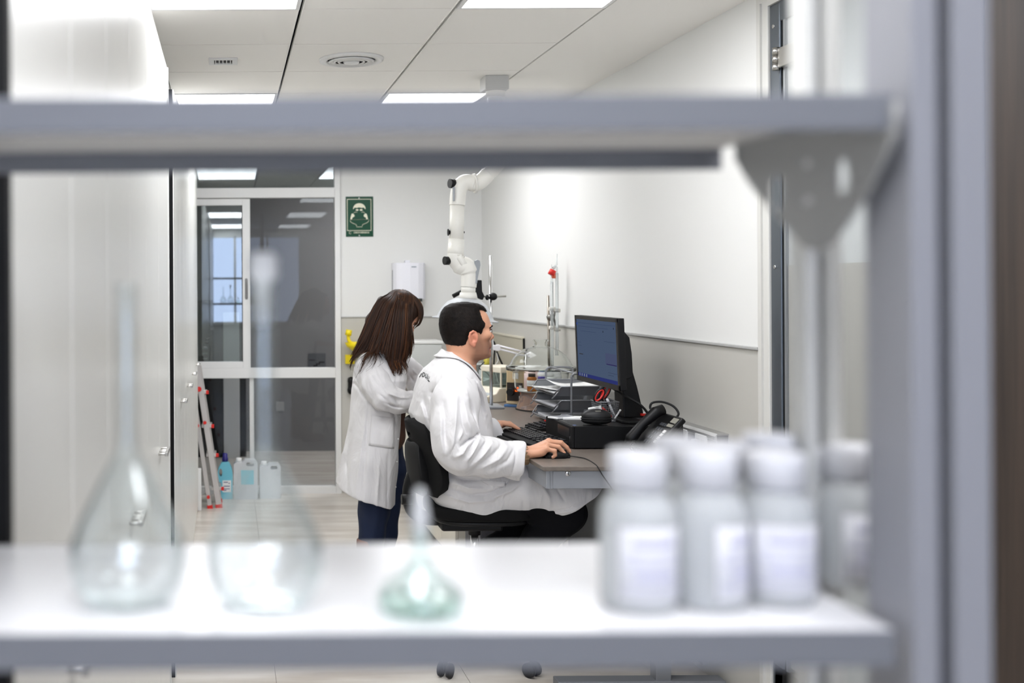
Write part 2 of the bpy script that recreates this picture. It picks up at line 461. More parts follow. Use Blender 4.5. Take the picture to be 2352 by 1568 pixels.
# added black block as dark doorway, pale door leaf standing in the corridor
SC = F / 10.0
lk = thing('doorway_block', 'tall black block standing in for the dark corridor doorway behind the sliding glass', 'doorway_block', (-0.35, 10.1, 0))
BOX('doorway_block_body', m_blackm, lk, -1.2, 0.16, 10.02, YC - 0.01, 0, 1.47)
for x in (-0.72, -0.40, -0.155):
    BOX('doorway_block_leaf', m_black, lk, x - 0.14, x + 0.14, 10.0, 10.02, 0.06, 1.45, bevel=0.003)
for z in (1.02, 0.97, 0.92): BOX('doorway_block_handle', m_steel, lk, -0.245, -0.20, 9.975, 10.0, z, z + 0.012)
dp = BOX('door_panel', mat('pale_panel', (196, 197, 195), 0.5), None, (512 - VX) / SC, (549 - VX) / SC, 9.93, 9.97, 0.0, HC - (717 - VY) / SC, bevel=0.004)
tag(dp, 'pale grey board leaning upright against the black doorway block', 'board')
# stair sign on the corridor wall
S10 = F / YC
sx = lambda x: (x - VX) / S10
sz = lambda y: HC - (y - VY) / S10
ss = thing('stair_sign', 'small grey sign with black stair pictogram on the corridor wall', 'sign', (sx(727), YC, sz(845)))
BOX('sign_plate', mat('stair_sign_grey', (84, 86, 90), 0.4), ss, sx(707), sx(747), YC - 0.006, YC, sz(851), sz(812), bevel=0.001)
st = [(sx(716), sz(846)), (sx(722), sz(846)), (sx(722), sz(842)), (sx(728), sz(842)), (sx(728), sz(838)), (sx(734), sz(838)), (sx(734), sz(834)), (sx(744), sz(834)), (sx(744), sz(831)),
      (sx(731), sz(831)), (sx(731), sz(835)), (sx(725), sz(835)), (sx(725), sz(839)), (sx(719), sz(839)), (sx(719), sz(843)), (sx(716), sz(843))]
curve_mesh('stair_pictogram', [st], at((0, YC - 0.0065, 0), FACE_Y), m_black, ss, 0.001)
BOX('arrow_bar', m_black, ss, sx(709), sx(722), YC - 0.0075, YC - 0.006, sz(828.5), sz(827))
sw = BOX('wall_plate', mat('switch_grey', (150, 150, 148), 0.5), None, sx(632), sx(651), YC - 0.01, YC, sz(944), sz(923), bevel=0.002)
tag(sw, 'small grey blank switch plate low on the corridor wall', 'switch plate')

# ------------------------------------------------------------------ cabinets down the left side
XF = -0.223; ZT = 2.41; ZH = 1.075
def handle(parent, y, z=ZH):
    h = MB()
    h.cyl((XF - 0.001, y - 0.022, z), (XF + 0.024, y - 0.022, z), 0.004, n=10)
    h.cyl((XF - 0.001, y + 0.022, z), (XF + 0.024, y + 0.022, z), 0.004, n=10)
    h.box(XF + 0.020, XF + 0.030, y - 0.03, y + 0.03, z - 0.006, z + 0.006)
    return h.build('handle', m_steel, parent, bevel=0.0015, label='short brushed steel bar handle')
def cabinet(y0, ym, y1, label, side_black=False):
    t = thing('tall_cabinet', label, 'cabinet', (XF - 0.3, (y0 + y1) / 2, 0), 'tall white cabinets along the left wall')
    BOX('carcass', m_blackm if side_black else m_lacq, t, XL + 0.005, XF - 0.020, y0 + 0.001, y1 - 0.001, 0.0, ZT)
    BOX('plinth', m_lacq, t, XF - 0.05, XF - 0.008, y0 + 0.002, y1 - 0.002, 0.0, 0.05)
    for a, b, s in ((y0, ym, 1), (ym, y1, -1)):
        d = BOX('door', m_lacq, t, XF - 0.018, XF, a + 0.004, b - 0.004, 0.052, ZT, bevel=0.0015)
        yh = b - 0.035 if s == 1 else a + 0.035
        handle(d, yh)
    return t
cabinet(1.086, 1.517, 1.964, 'tall white double-door cabinet nearest the grey shelf, black end panel', True)
cabinet(1.964, 2.427, 2.904, 'tall white double-door cabinet in the middle of the nearer row')
cabinet(2.904, 3.41, 3.93, 'tall white double-door cabinet beside the dark gap')
ep0 = BOX('end_panel', m_blackm, None, XL + 0.005, XF + 0.003, 1.064, 1.084, 0, ZT); tag(ep0, 'black end panel of the cabinet row beside the grey shelf', 'panel')
ep = BOX('end_panel', m_lacq, None, XL + 0.005, XF + 0.004, 3.935, 3.955, 0, ZT); tag(ep, 'narrow white end panel closing the nearer cabinet row', 'panel')
ep2 = BOX('end_panel', m_blackm, None, XL + 0.005, XF - 0.004, 4.37, 4.39, 0, ZT); tag(ep2, 'black end panel inside the dark gap between cabinet rows', 'panel')
BOX('filler', m_lacq, ep2, XF - 0.018, XF, 4.375, 4.545, 0, ZT)
yy = [4.55, 5.31, 6.07, 6.84, 7.60]
nm = ['first white cabinet past the dark gap, steel handles at mid height', 'white cabinet second past the dark gap', 'white cabinet third past the dark gap', 'white cabinet next to the stepladder']
for i in range(4):
    cabinet(yy[i], (yy[i] + yy[i + 1]) / 2, yy[i + 1], 'tall double-door ' + nm[i])

# ceiling air fittings
t = thing('air_diffuser', 'round white ceiling air diffuser with concentric rings', 'air diffuser', (0.585, 5.03, ZC))
MB().lathe((0.585, 5.03, ZC), [(0.152, 0.0), (0.150, -0.010), (0.118, -0.012), (0.112, 0.004), (0.112, 0.03), (0.1, 0.03)], 48).build('outer_ring', m_whitep, t)
for r in (0.094, 0.073, 0.053):
    MB().lathe((0.585, 5.03, ZC), [(r + 0.014, -0.012), (r + 0.006, -0.020), (r - 0.006, 0.012), (r - 0.003, 0.014)], 48).build('cone_ring', m_whitep, t, solid=0.002)
MB().lathe((0.585, 5.03, ZC), [(0.040, -0.012), (0.034, -0.022), (0.0, -0.024)], 40).build('centre_disc', m_whitep, t)
t = thing('air_grille', 'small square white ceiling grille with slats', 'air grille', (-0.02, 5.05, ZC))
x0, y0, w = -0.02, 5.05, 0.067
g = MB()
for a, b, c, d in ((-w, w, -w, -w + .024), (-w, w, w - .024, w), (-w, -w + .024, -w + .024, w - .024), (w - .024, w, -w + .024, w - .024)):
    g.box(x0 + a, x0 + b, y0 + c, y0 + d, ZC - 0.008, ZC)
g.build('grille_frame', m_whitep, t, bevel=0.0015)
BOX('grille_back', mat('grille_dark', (70, 70, 68), 0.7), t, x0 - .043, x0 + .043, y0 - .043, y0 + .043, ZC - 0.0015, ZC)
for k in range(5): BOX('slat', m_whitep, t, x0 - .038 + k * .0175, x0 - .034 + k * .0175, y0 - .043, y0 + .043, ZC - 0.007, ZC - 0.0015)

# ------------------------------------------------------------------ things on the back wall
m_green = mat('sign_green', (4, 66, 42), 0.35, spec=0.3)
m_cream = mat('sign_cream', (232, 228, 205), 0.4)
sg = thing('eyewash_sign', 'green safety sign with white eyewash figure and lettering', 'sign', (gx(826), YB, gz(545)))
BOX('sign_plate', m_green, sg, gx(795), gx(858), YB - 0.005, YB, gz(545), gz(453))
def q(u, v): return (gx(795) + u / 345 * (gx(858) - gx(795)), gz(453) - v / 495 * (gz(453) - gz(545)))
SM = at((0, YB - 0.0056, 0), FACE_Y)
curve_mesh('sign_border', [[q(16, 30), q(320, 30), q(320, 422), q(16, 422)], [q(22, 36), q(314, 36), q(314, 416), q(22, 416)]], SM, m_cream, sg, 0.001)
# head cap
cap = [q(170 + 78 * math.cos(a), 150 - 68 * math.sin(a)) for a in [math.pi * k / 20 for k in range(21)]]
cap += [q(92, 158), q(112, 135), q(135, 140), q(168, 132), q(200, 140), q(225, 135), q(246, 158)]
curve_mesh('pictogram_head', [cap], SM, m_cream, sg, 0.001)
for u in (143, 193): curve_mesh('pictogram_eye', [[q(u + 18 * math.cos(a), 165 + 11 * math.sin(a)) for a in [2 * math.pi * k / 16 for k in range(16)]]], SM, m_cream, sg, 0.001)
for s in (1, -1):
    hand = [(0, 208), (16, 218), (24, 232), (22, 246), (8, 254), (-4, 262), (-8, 280), (-26, 280), (-26, 262), (-20, 236), (-12, 214)]
    curve_mesh('pictogram_hand', [[q((85 if s == 1 else 249) + s * u, v) for u, v in hand]], SM, m_cream, sg, 0.001)
    for k in range(4):
        a0 = q((92 if s == 1 else 246) + s * 4 * k, 212 - 6 * k); a1 = q((125 if s == 1 else 212) + s * 8 * k, 178 + 6 * k)
        MB().tube([(a0[0], YB - 0.0058, a0[1]), (a1[0], YB - 0.0058, a1[1])], 0.0005, n=4).build('pictogram_spray', m_cream, sg)
def strip(pts, w):
    return [(x, YB - 0.0058, z) for x, z in pts]
bowl = [q(52, 284), q(54, 300), q(66, 318), q(96, 332), q(126, 344), q(134, 356), q(134, 374), q(206, 374), q(206, 356), q(214, 344), q(246, 332), q(274, 318), q(288, 300), q(290, 284)]
MB().tube(strip(bowl, 1), 0.0016, n=6, closed=True).build('pictogram_basin', m_cream, sg)
text_mesh('sign_lettering', 'CARLOS ARBOLES S.A.', 0.0165, at((q(195, 444)[0], YB - 0.0056, q(195, 444)[1]), FACE_Y), m_cream, sg, shear=0.25, bold=0.0004, xs=0.74)
MB().tube([(q(54 + 14 * math.cos(a), 446 + 14 * math.sin(a))[0], YB - 0.0058, q(54, 446 + 14 * math.sin(a))[1]) for a in [0.6 + 5 * k / 12 for k in range(13)]], 0.0012, n=6).build('sign_logo', m_cream, sg)
for v in (20, 480): MB().cyl((q(168, v)[0], YB - 0.008, q(168, v)[1]), (q(168, v)[0], YB - 0.005, q(168, v)[1]), 0.0045, n=10).build('sign_screw', m_whitep, sg)

pd = thing('towel_dispenser', 'white plastic paper towel dispenser on the back wall', 'dispenser', (gx(934), YB, gz(692)))
dx0, dx1 = gx(899), gx(972)
prof = [(dx0, YB), (dx0, YB - 0.085), (dx0 + 0.02, YB - 0.115), (dx0 + 0.06, YB - 0.135), ((dx0 + dx1) / 2, YB - 0.142), (dx1 - 0.06, YB - 0.135), (dx1 - 0.02, YB - 0.115), (dx1, YB - 0.085), (dx1, YB)]
m_disp = mat('dispenser_plastic', (226, 226, 232), 0.35)
MB().prism(prof, 'z', gz(690), gz(606)).build('housing', m_disp, pd, bevel=0.008, seg=3)
BOX('side_window', mat('dispenser_grey', (128, 134, 136), 0.3), pd, dx0 - 0.002, dx0 + 0.004, YB - 0.075, YB - 0.045, gz(690), gz(622), bevel=0.002)
BOX('outlet', mat('dispenser_dark', (30, 42, 40), 0.3), pd, gx(936), gx(962), YB - 0.1455, YB - 0.10, gz(694), gz(687))
BOX('brand_slot', mat('dispenser_slot', (150, 160, 168), 0.3), pd, gx(938), gx(949), YB - 0.144, YB - 0.138, gz(616.5), gz(614.5))
BOX('lock_tab', m_disp, pd, gx(926), gx(938), YB - 0.09, YB - 0.05, gz(606), gz(600), bevel=0.004)

m_yel = mat('eyewash_yellow', (238, 214, 22), 0.35)
ew = thing('eyewash_station', 'yellow eyewash bowl with upright nozzle on the back wall', 'eyewash', (gx(820), YB, gz(840)))
cxw, czw = gx(822), gz(786)
MB().lathe((cxw, YB - 0.14, czw), [(0.02, -0.075), (0.06, -0.062), (0.105, -0.03), (0.118, 0.0), (0.112, 0.0), (0.098, -0.028), (0.055, -0.055), (0.0, -0.062)], 36).build('bowl', m_yel, ew)
MB().tube(arc([(cxw + 0.03, YB - 0.14, czw - 0.005), (cxw - 0.06, YB - 0.14, czw - 0.004), (cxw - 0.088, YB - 0.14, czw + 0.02), (cxw - 0.092, YB - 0.14, czw + 0.06)], 5), 0.014, n=12).build('supply_pipe', m_yel, ew)
MB().cyl((cxw - 0.094, YB - 0.14, czw + 0.055), (cxw - 0.085, YB - 0.14, czw + 0.098), 0.024, n=18).build('nozzle_cap', m_yel, ew)
BOX('wall_arm', m_yel, ew, cxw - 0.02, cxw + 0.02, YB - 0.14, YB - 0.01, czw - 0.07, czw - 0.04, bevel=0.004)
BOX('sign_tab', m_yel, ew, gx(791), gx(812), YB - 0.06, YB - 0.006, gz(836), gz(815), bevel=0.004)
ph = thing('push_paddle', 'black rubber hand paddle hanging below the yellow eyewash', 'paddle', (gx(803), YB, gz(910)))
MB().ell((gx(804), YB - 0.04, gz(875)), (0.028, 0.03, 0.032)).build('paddle_top', m_black, ph)
MB().ell((gx(804), YB - 0.04, gz(896)), (0.030, 0.03, 0.034)).build('paddle_bottom', m_black, ph)
BOX('paddle_grip', m_black, ph, gx(797), gx(811), YB - 0.06, YB - 0.006, gz(902), gz(868), bevel=0.008)

# ladder leaning between the far cabinet and the glass
ld = thing('stepladder', 'aluminium stepladder with red caps and feet beside the cabinets', 'ladder', (-0.18, 7.75, 0))
m_ladder = mat('ladder_aluminium', (190, 186, 182), 0.42, metal=0.55)
def rail(a, b, w, m=m_ladder):
    a = Vector(a); b = Vector(b); d = (b - a).normalized()
    sx_ = Vector((1, 0, 0)); sx_ = (sx_ - d * sx_.dot(d)).normalized(); sy = d.cross(sx_)
    vs = []
    for p in (a, b):
        for u, v in ((-1, -1), (1, -1), (1, 1), (-1, 1)): vs.append(p + sx_ * u * w / 2 + sy * v * 0.012)
    return MB().add(vs, [(0, 1, 2, 3), (7, 6, 5, 4), (0, 4, 5, 1), (1, 5, 6, 2), (2, 6, 7, 3), (3, 7, 4, 0)])
def LP(x, y, D=7.72): return P(x, y, D)
R1 = (LP(500, 1158), LP(451, 838)); R2 = (LP(479, 1160, 7.7), LP(440, 880, 7.7)); R3 = (P(500, 1146, 7.90), P(455, 838, 7.90))
for (a, b), w in ((R1, 0.042), (R2, 0.032), (R3, 0.042)):
    r_ = rail(a, b, w).build('rail', m_ladder, ld, bevel=0.003)
    d = (Vector(a) - Vector(b)).normalized()
    rail(Vector(a) - d * 0.004, Vector(a) + d * 0.028, w + 0.008).build('foot', m_red, r_, bevel=0.003, label='red plastic foot')
for x, y, D, r in ((456, 893, 7.70, 0.018), (469, 970, 7.70, 0.012), (452.5, 977, 7.68, 0.011), (476, 1141, 7.68, 0.012)):
    c = P(x, y, D)
    MB().cyl(c + Vector((0, -0.012, 0)), c + Vector((0, 0.006, 0)), r, n=18).build('rivet_cap', m_red, ld, label='round red cap')
for y in (900, 978, 1045, 1122):
    t_ = (y - 838) / (1158 - 838); a = Vector(R1[1]).lerp(Vector(R1[0]), t_); b = Vector(R3[1]).lerp(Vector(R3[0]), t_)
    s_ = rail(a, b, 0.07).build('step', m_ladder, ld, bevel=0.002)
    MB().box(a.x - 0.02, a.x + 0.055, a.y + 0.012, a.y + 0.03, a.z - 0.016, a.z + 0.010).build('step_cap', m_red, s_, bevel=0.003)
bdp = BOX('board', m_whitep, None, P(452, 1100, 7.64).x, P(460, 1100, 7.64).x, 7.62, 7.66, 0, PZ(1075, 7.64), bevel=0.003)
tag(bdp, 'small white board standing on edge behind the far cabinet', 'board')

# bottles on the floor
m_cyan = mat('softener_blue', (120, 202, 222), 0.3, trans=0.15)
m_navy = mat('cap_navy', (36, 30, 110), 0.35)
def softener(cx, y, s):
    t = thing('detergent_bottle', 'pale blue detergent bottle with navy cap and grip hole', 'bottle', (cx, y, 0))
    loops = [[(-.058, 0.004), (-.05, 0), (.05, 0), (.058, 0.004), (.058, .19), (.052, .235), (.036, .27), (.022, .285), (-.022, .285), (-.034, .27), (-.05, .24), (-.058, .2)],
             [(-.047 + .013 * math.cos(a), .205 + .03 * math.sin(a)) for a in [2 * math.pi * k / 16 for k in range(16)]]]
    loops = [[(u * s * 1.0, v * s) for u, v in lp] for lp in loops]
    loops[1] = [(u + 0.012, v) for u, v in loops[1]]
    o = curve_mesh('bottle_body', loops, at((cx, y, 0), FACE_Y), m_cyan, t, 0.07)
    md = o.modifiers.new('bevel', 'BEVEL'); md.width = 0.008; md.segments = 3; md.limit_method = 'ANGLE'
    MB().lathe((cx, y, .282 * s), [(.022, 0), (.023, .03), (.019, .034), (.018, .062), (.012, .066)], 20).build('cap', m_navy, t)
    lb = BOX('label', m_whitep, t, cx - .02, cx + .044, y - .037, y - .0355, .055 * s, .145 * s)
    for k, (a, b, z) in enumerate(((-.012, .02, .128), (.024, .036, .12), (-.012, .036, .098), (-.012, .036, .077), (-.012, .01, .066))):
        BOX('print', m_navy, lb, cx + a, cx + b, y - .0375, y - .037, z * s, (z + .006) * s)
    return t
softener(P(515, 1140, 8.06).x, 8.06, 0.98)
def jerrycan(cx, y, s, label, blue=True):
    t = thing('jerrycan', label, 'bottle', (cx, y, 0), 'white canisters by the glass')
    o = curve_mesh('can_body', [[(u * s, v * s) for u, v in lp] for lp in ([(-.075, 0), (.075, 0), (.08, .01), (.08, .235), (.06, .262), (-.005, .262), (-.022, .245), (-.068, .245), (-.08, .235), (-.08, .01)],
        [(.0, .232), (.008, .246), (.05, .246), (.056, .232), (.05, .222), (.008, .222)])], at((cx, y, 0), FACE_Y), mat('can_white', (216, 219, 222), 0.4, trans=0.2), t, 0.10)
    md = o.modifiers.new('bevel', 'BEVEL'); md.width = 0.008; md.segments = 3; md.limit_method = 'ANGLE'
    MB().lathe((cx - .046 * s, y, .244 * s), [(.021, 0), (.022, .028), (.018, .031)], 18).build('cap', m_whitep, t)
    if blue: BOX('label', mat('label_cyan', (116, 196, 212), 0.4), t, cx - .035, cx + .06, y - .052, y - .0505, .10 * s, .195 * s)
    return t
jerrycan(P(562, 1138, 8.07).x, 8.07, 1.12, 'white plastic canister with pale blue label beside the detergent bottle')
jerrycan(P(618, 1138, 8.09).x, 8.09, 1.0, 'white plastic canister without label next to the labelled one', False)
# ================================================================== BENCH AND WHAT STANDS ON IT
ZB = 0.90
m_lam = mat('worktop_taupe_laminate', (118, 109, 101), 0.36, noise=0.08, nscale=40)
m_lam_e = mat('worktop_edge', (150, 132, 116), 0.45)
m_gmetal = mat('bench_grey_metal', (158, 161, 166), 0.35, metal=0.25)
m_cream2 = mat('cream_laminate', (228, 223, 210), 0.45)
m_beige = mat('instrument_beige', (214, 190, 148), 0.45)
m_ivory = mat('instrument_ivory', (222, 214, 196), 0.45)
m_paper = mat('paper_white', (240, 240, 238), 0.6)
m_wire = mat('wire_grey', (140, 142, 146), 0.35, metal=0.5)
m_rub = mat('rubber_black', (12, 12, 13), 0.6)
m_scr = emis('monitor_glow', (72, 86, 110), 0.42)

XE = 1.21
bn = thing('lab_bench', 'long taupe-topped laboratory bench with grey metal frame along the wall', 'bench', (1.58, 6.0, 0))
BOX('worktop', m_lam, bn, XE, XR - 0.008, 4.11, YB - 0.01, ZB - 0.018, ZB, bevel=0.003)
BOX('apron', m_gmetal, bn, XE + 0.018, XE + 0.034, 4.135, YB - 0.02, 0.81, ZB - 0.018, bevel=0.002)
BOX('apron', m_gmetal, bn, XE + 0.034, XR - 0.02, 4.135, 4.15, 0.81, ZB - 0.018)
dr = BOX('drawer_front', m_gmetal, bn, PX(1267, 4.135), XR - 0.03, 4.127, 4.135, 0.812, ZB - 0.021, bevel=0.001)
lk_ = P(1302, 1091, 4.127)
MB().lathe((lk_.x, 4.127, lk_.z), [(0.011, 0.0), (0.011, 0.003), (0.008, 0.005), (0.0002, 0.005)], 20, M=Matrix.Rotation(math.pi / 2, 3, 'X')).build('lock', m_chrome, dr, label='round chrome lock')
BOX('lock_slot', m_black, dr, lk_.x - 0.001, lk_.x + 0.001, 4.121, 4.1222, lk_.z - 0.004, lk_.z + 0.004)
m_leg = mat('bench_leg_grey', (120, 122, 126), 0.4, metal=0.3)
BOX('leg', m_leg, bn, 1.66, 1.72, 4.16, 4.22, 0.05, 0.81, bevel=0.003)
BOX('foot_rail', m_leg, bn, 1.275, 1.93, 4.15, 4.22, 0.0, 0.055, bevel=0.004)
BOX('shade_panel', mat('under_bench_shade', (112, 113, 115), 0.5), bn, XR - 0.10, XR - 0.08, 4.2, 5.86, 0.10, 0.81)  # dark sheet standing in for the shaded wall under the bench
for i in range(3):
    y0 = 5.9 + i * 0.775
    lab = ['cream base cabinet under the bench behind the office chair', 'cream base cabinet under the middle of the bench', 'cream base cabinet under the bench in the far corner'][i]
    t = thing('base_cabinet', lab, 'cabinet', (1.6, y0 + .38, 0), 'cream base cabinets under the bench')
    BOX('carcass', m_cream2, t, XE + 0.055, XR - 0.12, y0, y0 + 0.772, 0.06, 0.808)
    BOX('plinth', m_blackm, t, XE + 0.09, XR - 0.13, y0 + 0.005, y0 + 0.767, 0.0, 0.06)
    for k in range(2):
        d = BOX('door', m_cream2, t, XE + 0.038, XE + 0.054, y0 + 0.003 + k * 0.386, y0 + 0.383 + k * 0.386, 0.065, 0.805, bevel=0.002)
        MB().tube([(XE + 0.038, y0 + 0.35 + k * 0.07, 0.70), (XE + 0.018, y0 + 0.35 + k * 0.07, 0.70), (XE + 0.018, y0 + 0.35 + k * 0.07, 0.62), (XE + 0.038, y0 + 0.35 + k * 0.07, 0.62)], 0.004, n=8).build('handle', m_steel, d)

# wall trunking with sockets
tk = thing('cable_trunking', 'aluminium cable trunking with sockets along the wall behind the bench', 'trunking', (1.93, 5.5, ZB))
TX = XR - 0.006
sec = [(TX, 1.014), (TX - 0.045, 1.014), (TX - 0.056, 1.003), (TX - 0.056, 0.990), (TX - 0.051, 0.987), (TX - 0.051, 0.930), (TX - 0.056, 0.927), (TX - 0.056, 0.902), (TX, 0.902)]
MB().prism(sec, 'y', 4.17, 7.9).build('channel', mat('trunking_alu', (176, 176, 174), 0.32, metal=0.8), tk, bevel=0.001)
BOX('end_recess', m_black, tk, TX - 0.047, TX - 0.004, 4.168, 4.171, 0.908, 1.008)
BOX('cover_strip', mat('trunking_dark', (92, 94, 98), 0.35, metal=0.6), tk, TX - 0.0525, TX - 0.051, 4.17, 7.9, 0.931, 0.986)
for y0 in (4.24, 4.42, 4.62):
    s_ = BOX('socket', m_whitep, tk, TX - 0.060, TX - 0.052, y0, y0 + 0.1, 0.925, 0.995, bevel=0.002)
    for dy in (0.026, 0.074): BOX('socket_well', mat('socket_shade', (208, 208, 205), 0.5), s_, TX - 0.0608, TX - 0.060, y0 + dy - .018, y0 + dy + .018, 0.942, 0.978)
pl = thing('plug_cable', 'white plug and grey mains cable in the trunking socket', 'cable', (TX - .07, 4.3, .94))
BOX('plug', m_whitep, pl, TX - 0.085, TX - 0.061, 4.285, 4.32, 0.935, 0.975, bevel=0.004)
MB().tube(arc([(TX - .085, 4.30, .955), (TX - .11, 4.27, .962), (TX - .14, 4.23, .952), (TX - .17, 4.20, .915), (TX - .25, 4.19, .904)], 6), 0.004, n=8).build('cord', mat('cord_grey', (170, 168, 164), 0.5), pl)

# desktop computer lying flat
pc = thing('desktop_computer', 'black flat desktop computer case on the bench under the monitor', 'computer', (1.64, 4.72, ZB))
PX0, PX1, PY0, PY1, PZ1 = 1.457, 1.80, 4.535, 4.91, 0.998
BOX('case', m_black, pc, PX0 + 0.012, PX1, PY0, PY1, ZB + 0.004, PZ1, bevel=0.003)
fp_ = BOX('front_panel', m_blackm, pc, PX0, PX0 + 0.012, PY0 + .001, PY1 - .001, ZB + 0.004, PZ1 - .001, bevel=0.004)
BOX('drive_bay', mat('drive_bay', (34, 34, 36), 0.25), fp_, PX0 - 0.002, PX0, PY0 + 0.03, PY0 + 0.19, PZ1 - 0.055, PZ1 - 0.012)
BOX('power_button', m_chrome, fp_, PX0 - 0.003, PX0, PY0 + 0.018, PY0 + 0.026, ZB + 0.03, ZB + 0.052, bevel=0.001)
for dx in (0.03, 0.3):
    for dy in (0.03, 0.33): BOX('foot', m_rub, pc, PX0 + dx, PX0 + dx + .02, PY0 + dy, PY0 + dy + .02, ZB, ZB + .004)
BOX('badge', mat('badge_blue', (70, 100, 160), 0.3), pc, 1.475, 1.487, 4.565, 4.585, PZ1, PZ1 + .0006)

# monitor
mo = thing('monitor', 'black flat monitor with bluish screen turned to the seated man', 'monitor', (1.78, 4.75, PZ1))
mx, y0, y1, z0, z1 = 1.652, 4.50, 5.05, 1.150, 1.457
TL = Matrix.Translation(Vector((mx, 4.775, 1.15))) @ Matrix.Rotation(math.radians(-2.0), 4, 'Y') @ Matrix.Translation(Vector((-mx, -4.775, -1.15)))
MB().box(mx, mx + 0.028, y0, y1, z0, z1).build('monitor_housing', m_black, mo, bevel=0.003, M=TL)
bz_ = MB(); e = 0.017
bz_.box(mx - .004, mx, y0, y1, z1 - e, z1).box(mx - .004, mx, y0, y1, z0, z0 + e + .006).box(mx - .004, mx, y0, y0 + e, z0, z1).box(mx - .004, mx, y1 - e, y1, z0, z1)
bz_.build('bezel', mat('bezel_black', (30, 29, 28), 0.4), mo, M=TL)
scn = MB().box(mx - .0012, mx - .0002, y0 + e, y1 - e, z0 + e + .006, z1 - e).build('screen', m_scr, mo, M=TL, label='dim blue-grey screen')
def scr(u0, u1, v0, v1, col, st_=0.36):
    """window content on the screen: u from far (0) to near (1) edge, v from top"""
    yy0 = y1 - e - (y1 - y0 - 2 * e) * u1; yy1 = y1 - e - (y1 - y0 - 2 * e) * u0
    zz1 = z1 - e - (z1 - z0 - 2 * e - .006) * v0; zz0 = z1 - e - (z1 - z0 - 2 * e - .006) * v1
    MB().box(mx - .0018, mx - .0012, yy0, yy1, zz0, zz1).build('screen_print', emis('scr%d_%d_%d' % col, col, st_), scn, M=TL)
scr(0, 1, 0.94, 1.0, (48, 56, 116)); scr(0.72, 0.98, 0.52, 0.70, (78, 86, 116)); scr(0.74, 0.98, 0.69, 0.705, (50, 40, 90)); scr(0.77, 0.98, 0.83, 0.834, (50, 56, 84)); scr(0.77, 0.9, 0.87, 0.874, (50, 56, 84))
scr(0.05, 0.15, 0.60, 0.615, (60, 62, 70)); scr(0.02, 0.1, 0.4, 0.404, (50, 60, 90)); scr(0.02, 0.12, 0.46, 0.464, (50, 60, 90)); scr(0.0, 0.98, 0.06, 0.064, (52, 66, 98)); scr(0.05, 0.8, 0.12, 0.124, (52, 66, 98))
scr(0.68, 0.69, 0.16, 0.19, (30, 34, 44)); scr(0.93, 0.94, 0.09, 0.12, (30, 34, 44)); scr(0.0, 0.03, 0.06, 0.10, (56, 80, 150)); scr(0.7, 0.95, 0.33, 0.334, (52, 62, 90)); scr(0.1, 0.5, 0.2, 0.204, (52, 66, 98))
for k in range(4): scr(0.03 + 0.06 * k, 0.06 + 0.06 * k, 0.945, 0.99, (120, 130, 150))
# rear bulge and stand column leaning to the wall
MB().prism([(mx + .026, 1.40), (mx + .055, 1.405), (mx + .085, 1.37), (mx + .095, 1.30), (mx + .10, 1.20), (mx + .026, 1.17)], 'y', 4.62, 4.93).build('rear_cover', m_black, mo, bevel=0.004)
MB().prism([(mx + .085, 1.36), (mx + .10, 1.34), (mx + .155, 1.15), (mx + .185, 1.02), (mx + .19, PZ1 + .012), (mx + .095, PZ1 + .012), (mx + .09, 1.16)], 'y', 4.72, 4.83).build('stand_column', m_black, mo, bevel=0.005)
MB().prism([(mx + .05, 4.62), (mx + .07, 4.59), (mx + .145, 4.59), (mx + .145, 4.90), (mx + .07, 4.90), (mx + .05, 4.87)], 'z', PZ1 + .0005, PZ1 + .012).build('stand_base', m_black, mo, bevel=0.003)
BOX('release_tab', m_red, mo, mx + .165, mx + .20, 4.70, 4.718, PZ1 + .022, PZ1 + .032, bevel=0.002)
cb = thing('monitor_cable', 'black monitor cable hanging behind the stand to the bench', 'cable', (1.83, 4.62, ZB))
MB().tube(arc([P(1402, 894, 4.78), P(1432, 912, 4.70), P(1470, 935, 4.66), P(1490, 962, 4.66), P(1500, 1000, 4.64), P(1508, 1025, 4.62)], 8), 0.0055, n=8).build('cord', m_rub, cb)

# telephone
th = thing('desk_telephone', 'black desk telephone with coiled cord on a sloped base', 'telephone', (1.77, 4.35, ZB))
a = math.radians(46)
ax = Vector((math.cos(a), 0, math.sin(a))); ay = Vector((0, -1, 0)); an = Vector((-math.sin(a), 0, math.cos(a)))
o0 = Vector((1.685, 4.485, 0.925))
TM = Matrix(((ax.x, ay.x, an.x, o0.x), (ax.y, ay.y, an.y, o0.y), (ax.z, ay.z, an.z, o0.z), (0, 0, 0, 1)))
MB().box(-0.005, 0.195, 0, 0.205, -0.024, 0.0).build('phone_body', m_black, th, bevel=0.008, seg=3, M=TM)
MB().prism([(1.69, ZB), (1.84, ZB), (1.835, 1.045), (1.70, 0.918)], 'y', 4.31, 4.46).build('phone_stand', m_black, th, bevel=0.003)
hs_ = MB().tube([TM @ Vector(v) for v in ((-0.005, .036, .018), (0.02, .036, .030), (0.095, .036, .036), (0.17, .036, .030), (0.20, .036, .016))], [0.021, 0.024, 0.018, 0.024, 0.021], n=16)
hs_.build('handset', m_black, th)
keys = MB(); wk = MB()
for i in range(5):
    for j in range(3): keys.box(0.035 + i * .024, 0.050 + i * .024, .085 + j * .022, .101 + j * .022, 0, .004)
for i in range(4): wk.box(0.048 + i * .018, 0.062 + i * .018, .162, .182, 0, .003)
keys.build('key_block', mat('phone_keys', (58, 60, 64), 0.4), th, M=TM, bevel=0.001)
wk.build('line_keys', m_paper, th, M=TM)
MB().box(0.135, 0.182, .145, .195, 0, .002).build('phone_display', mat('phone_lcd', (150, 148, 138), 0.3), th, M=TM)
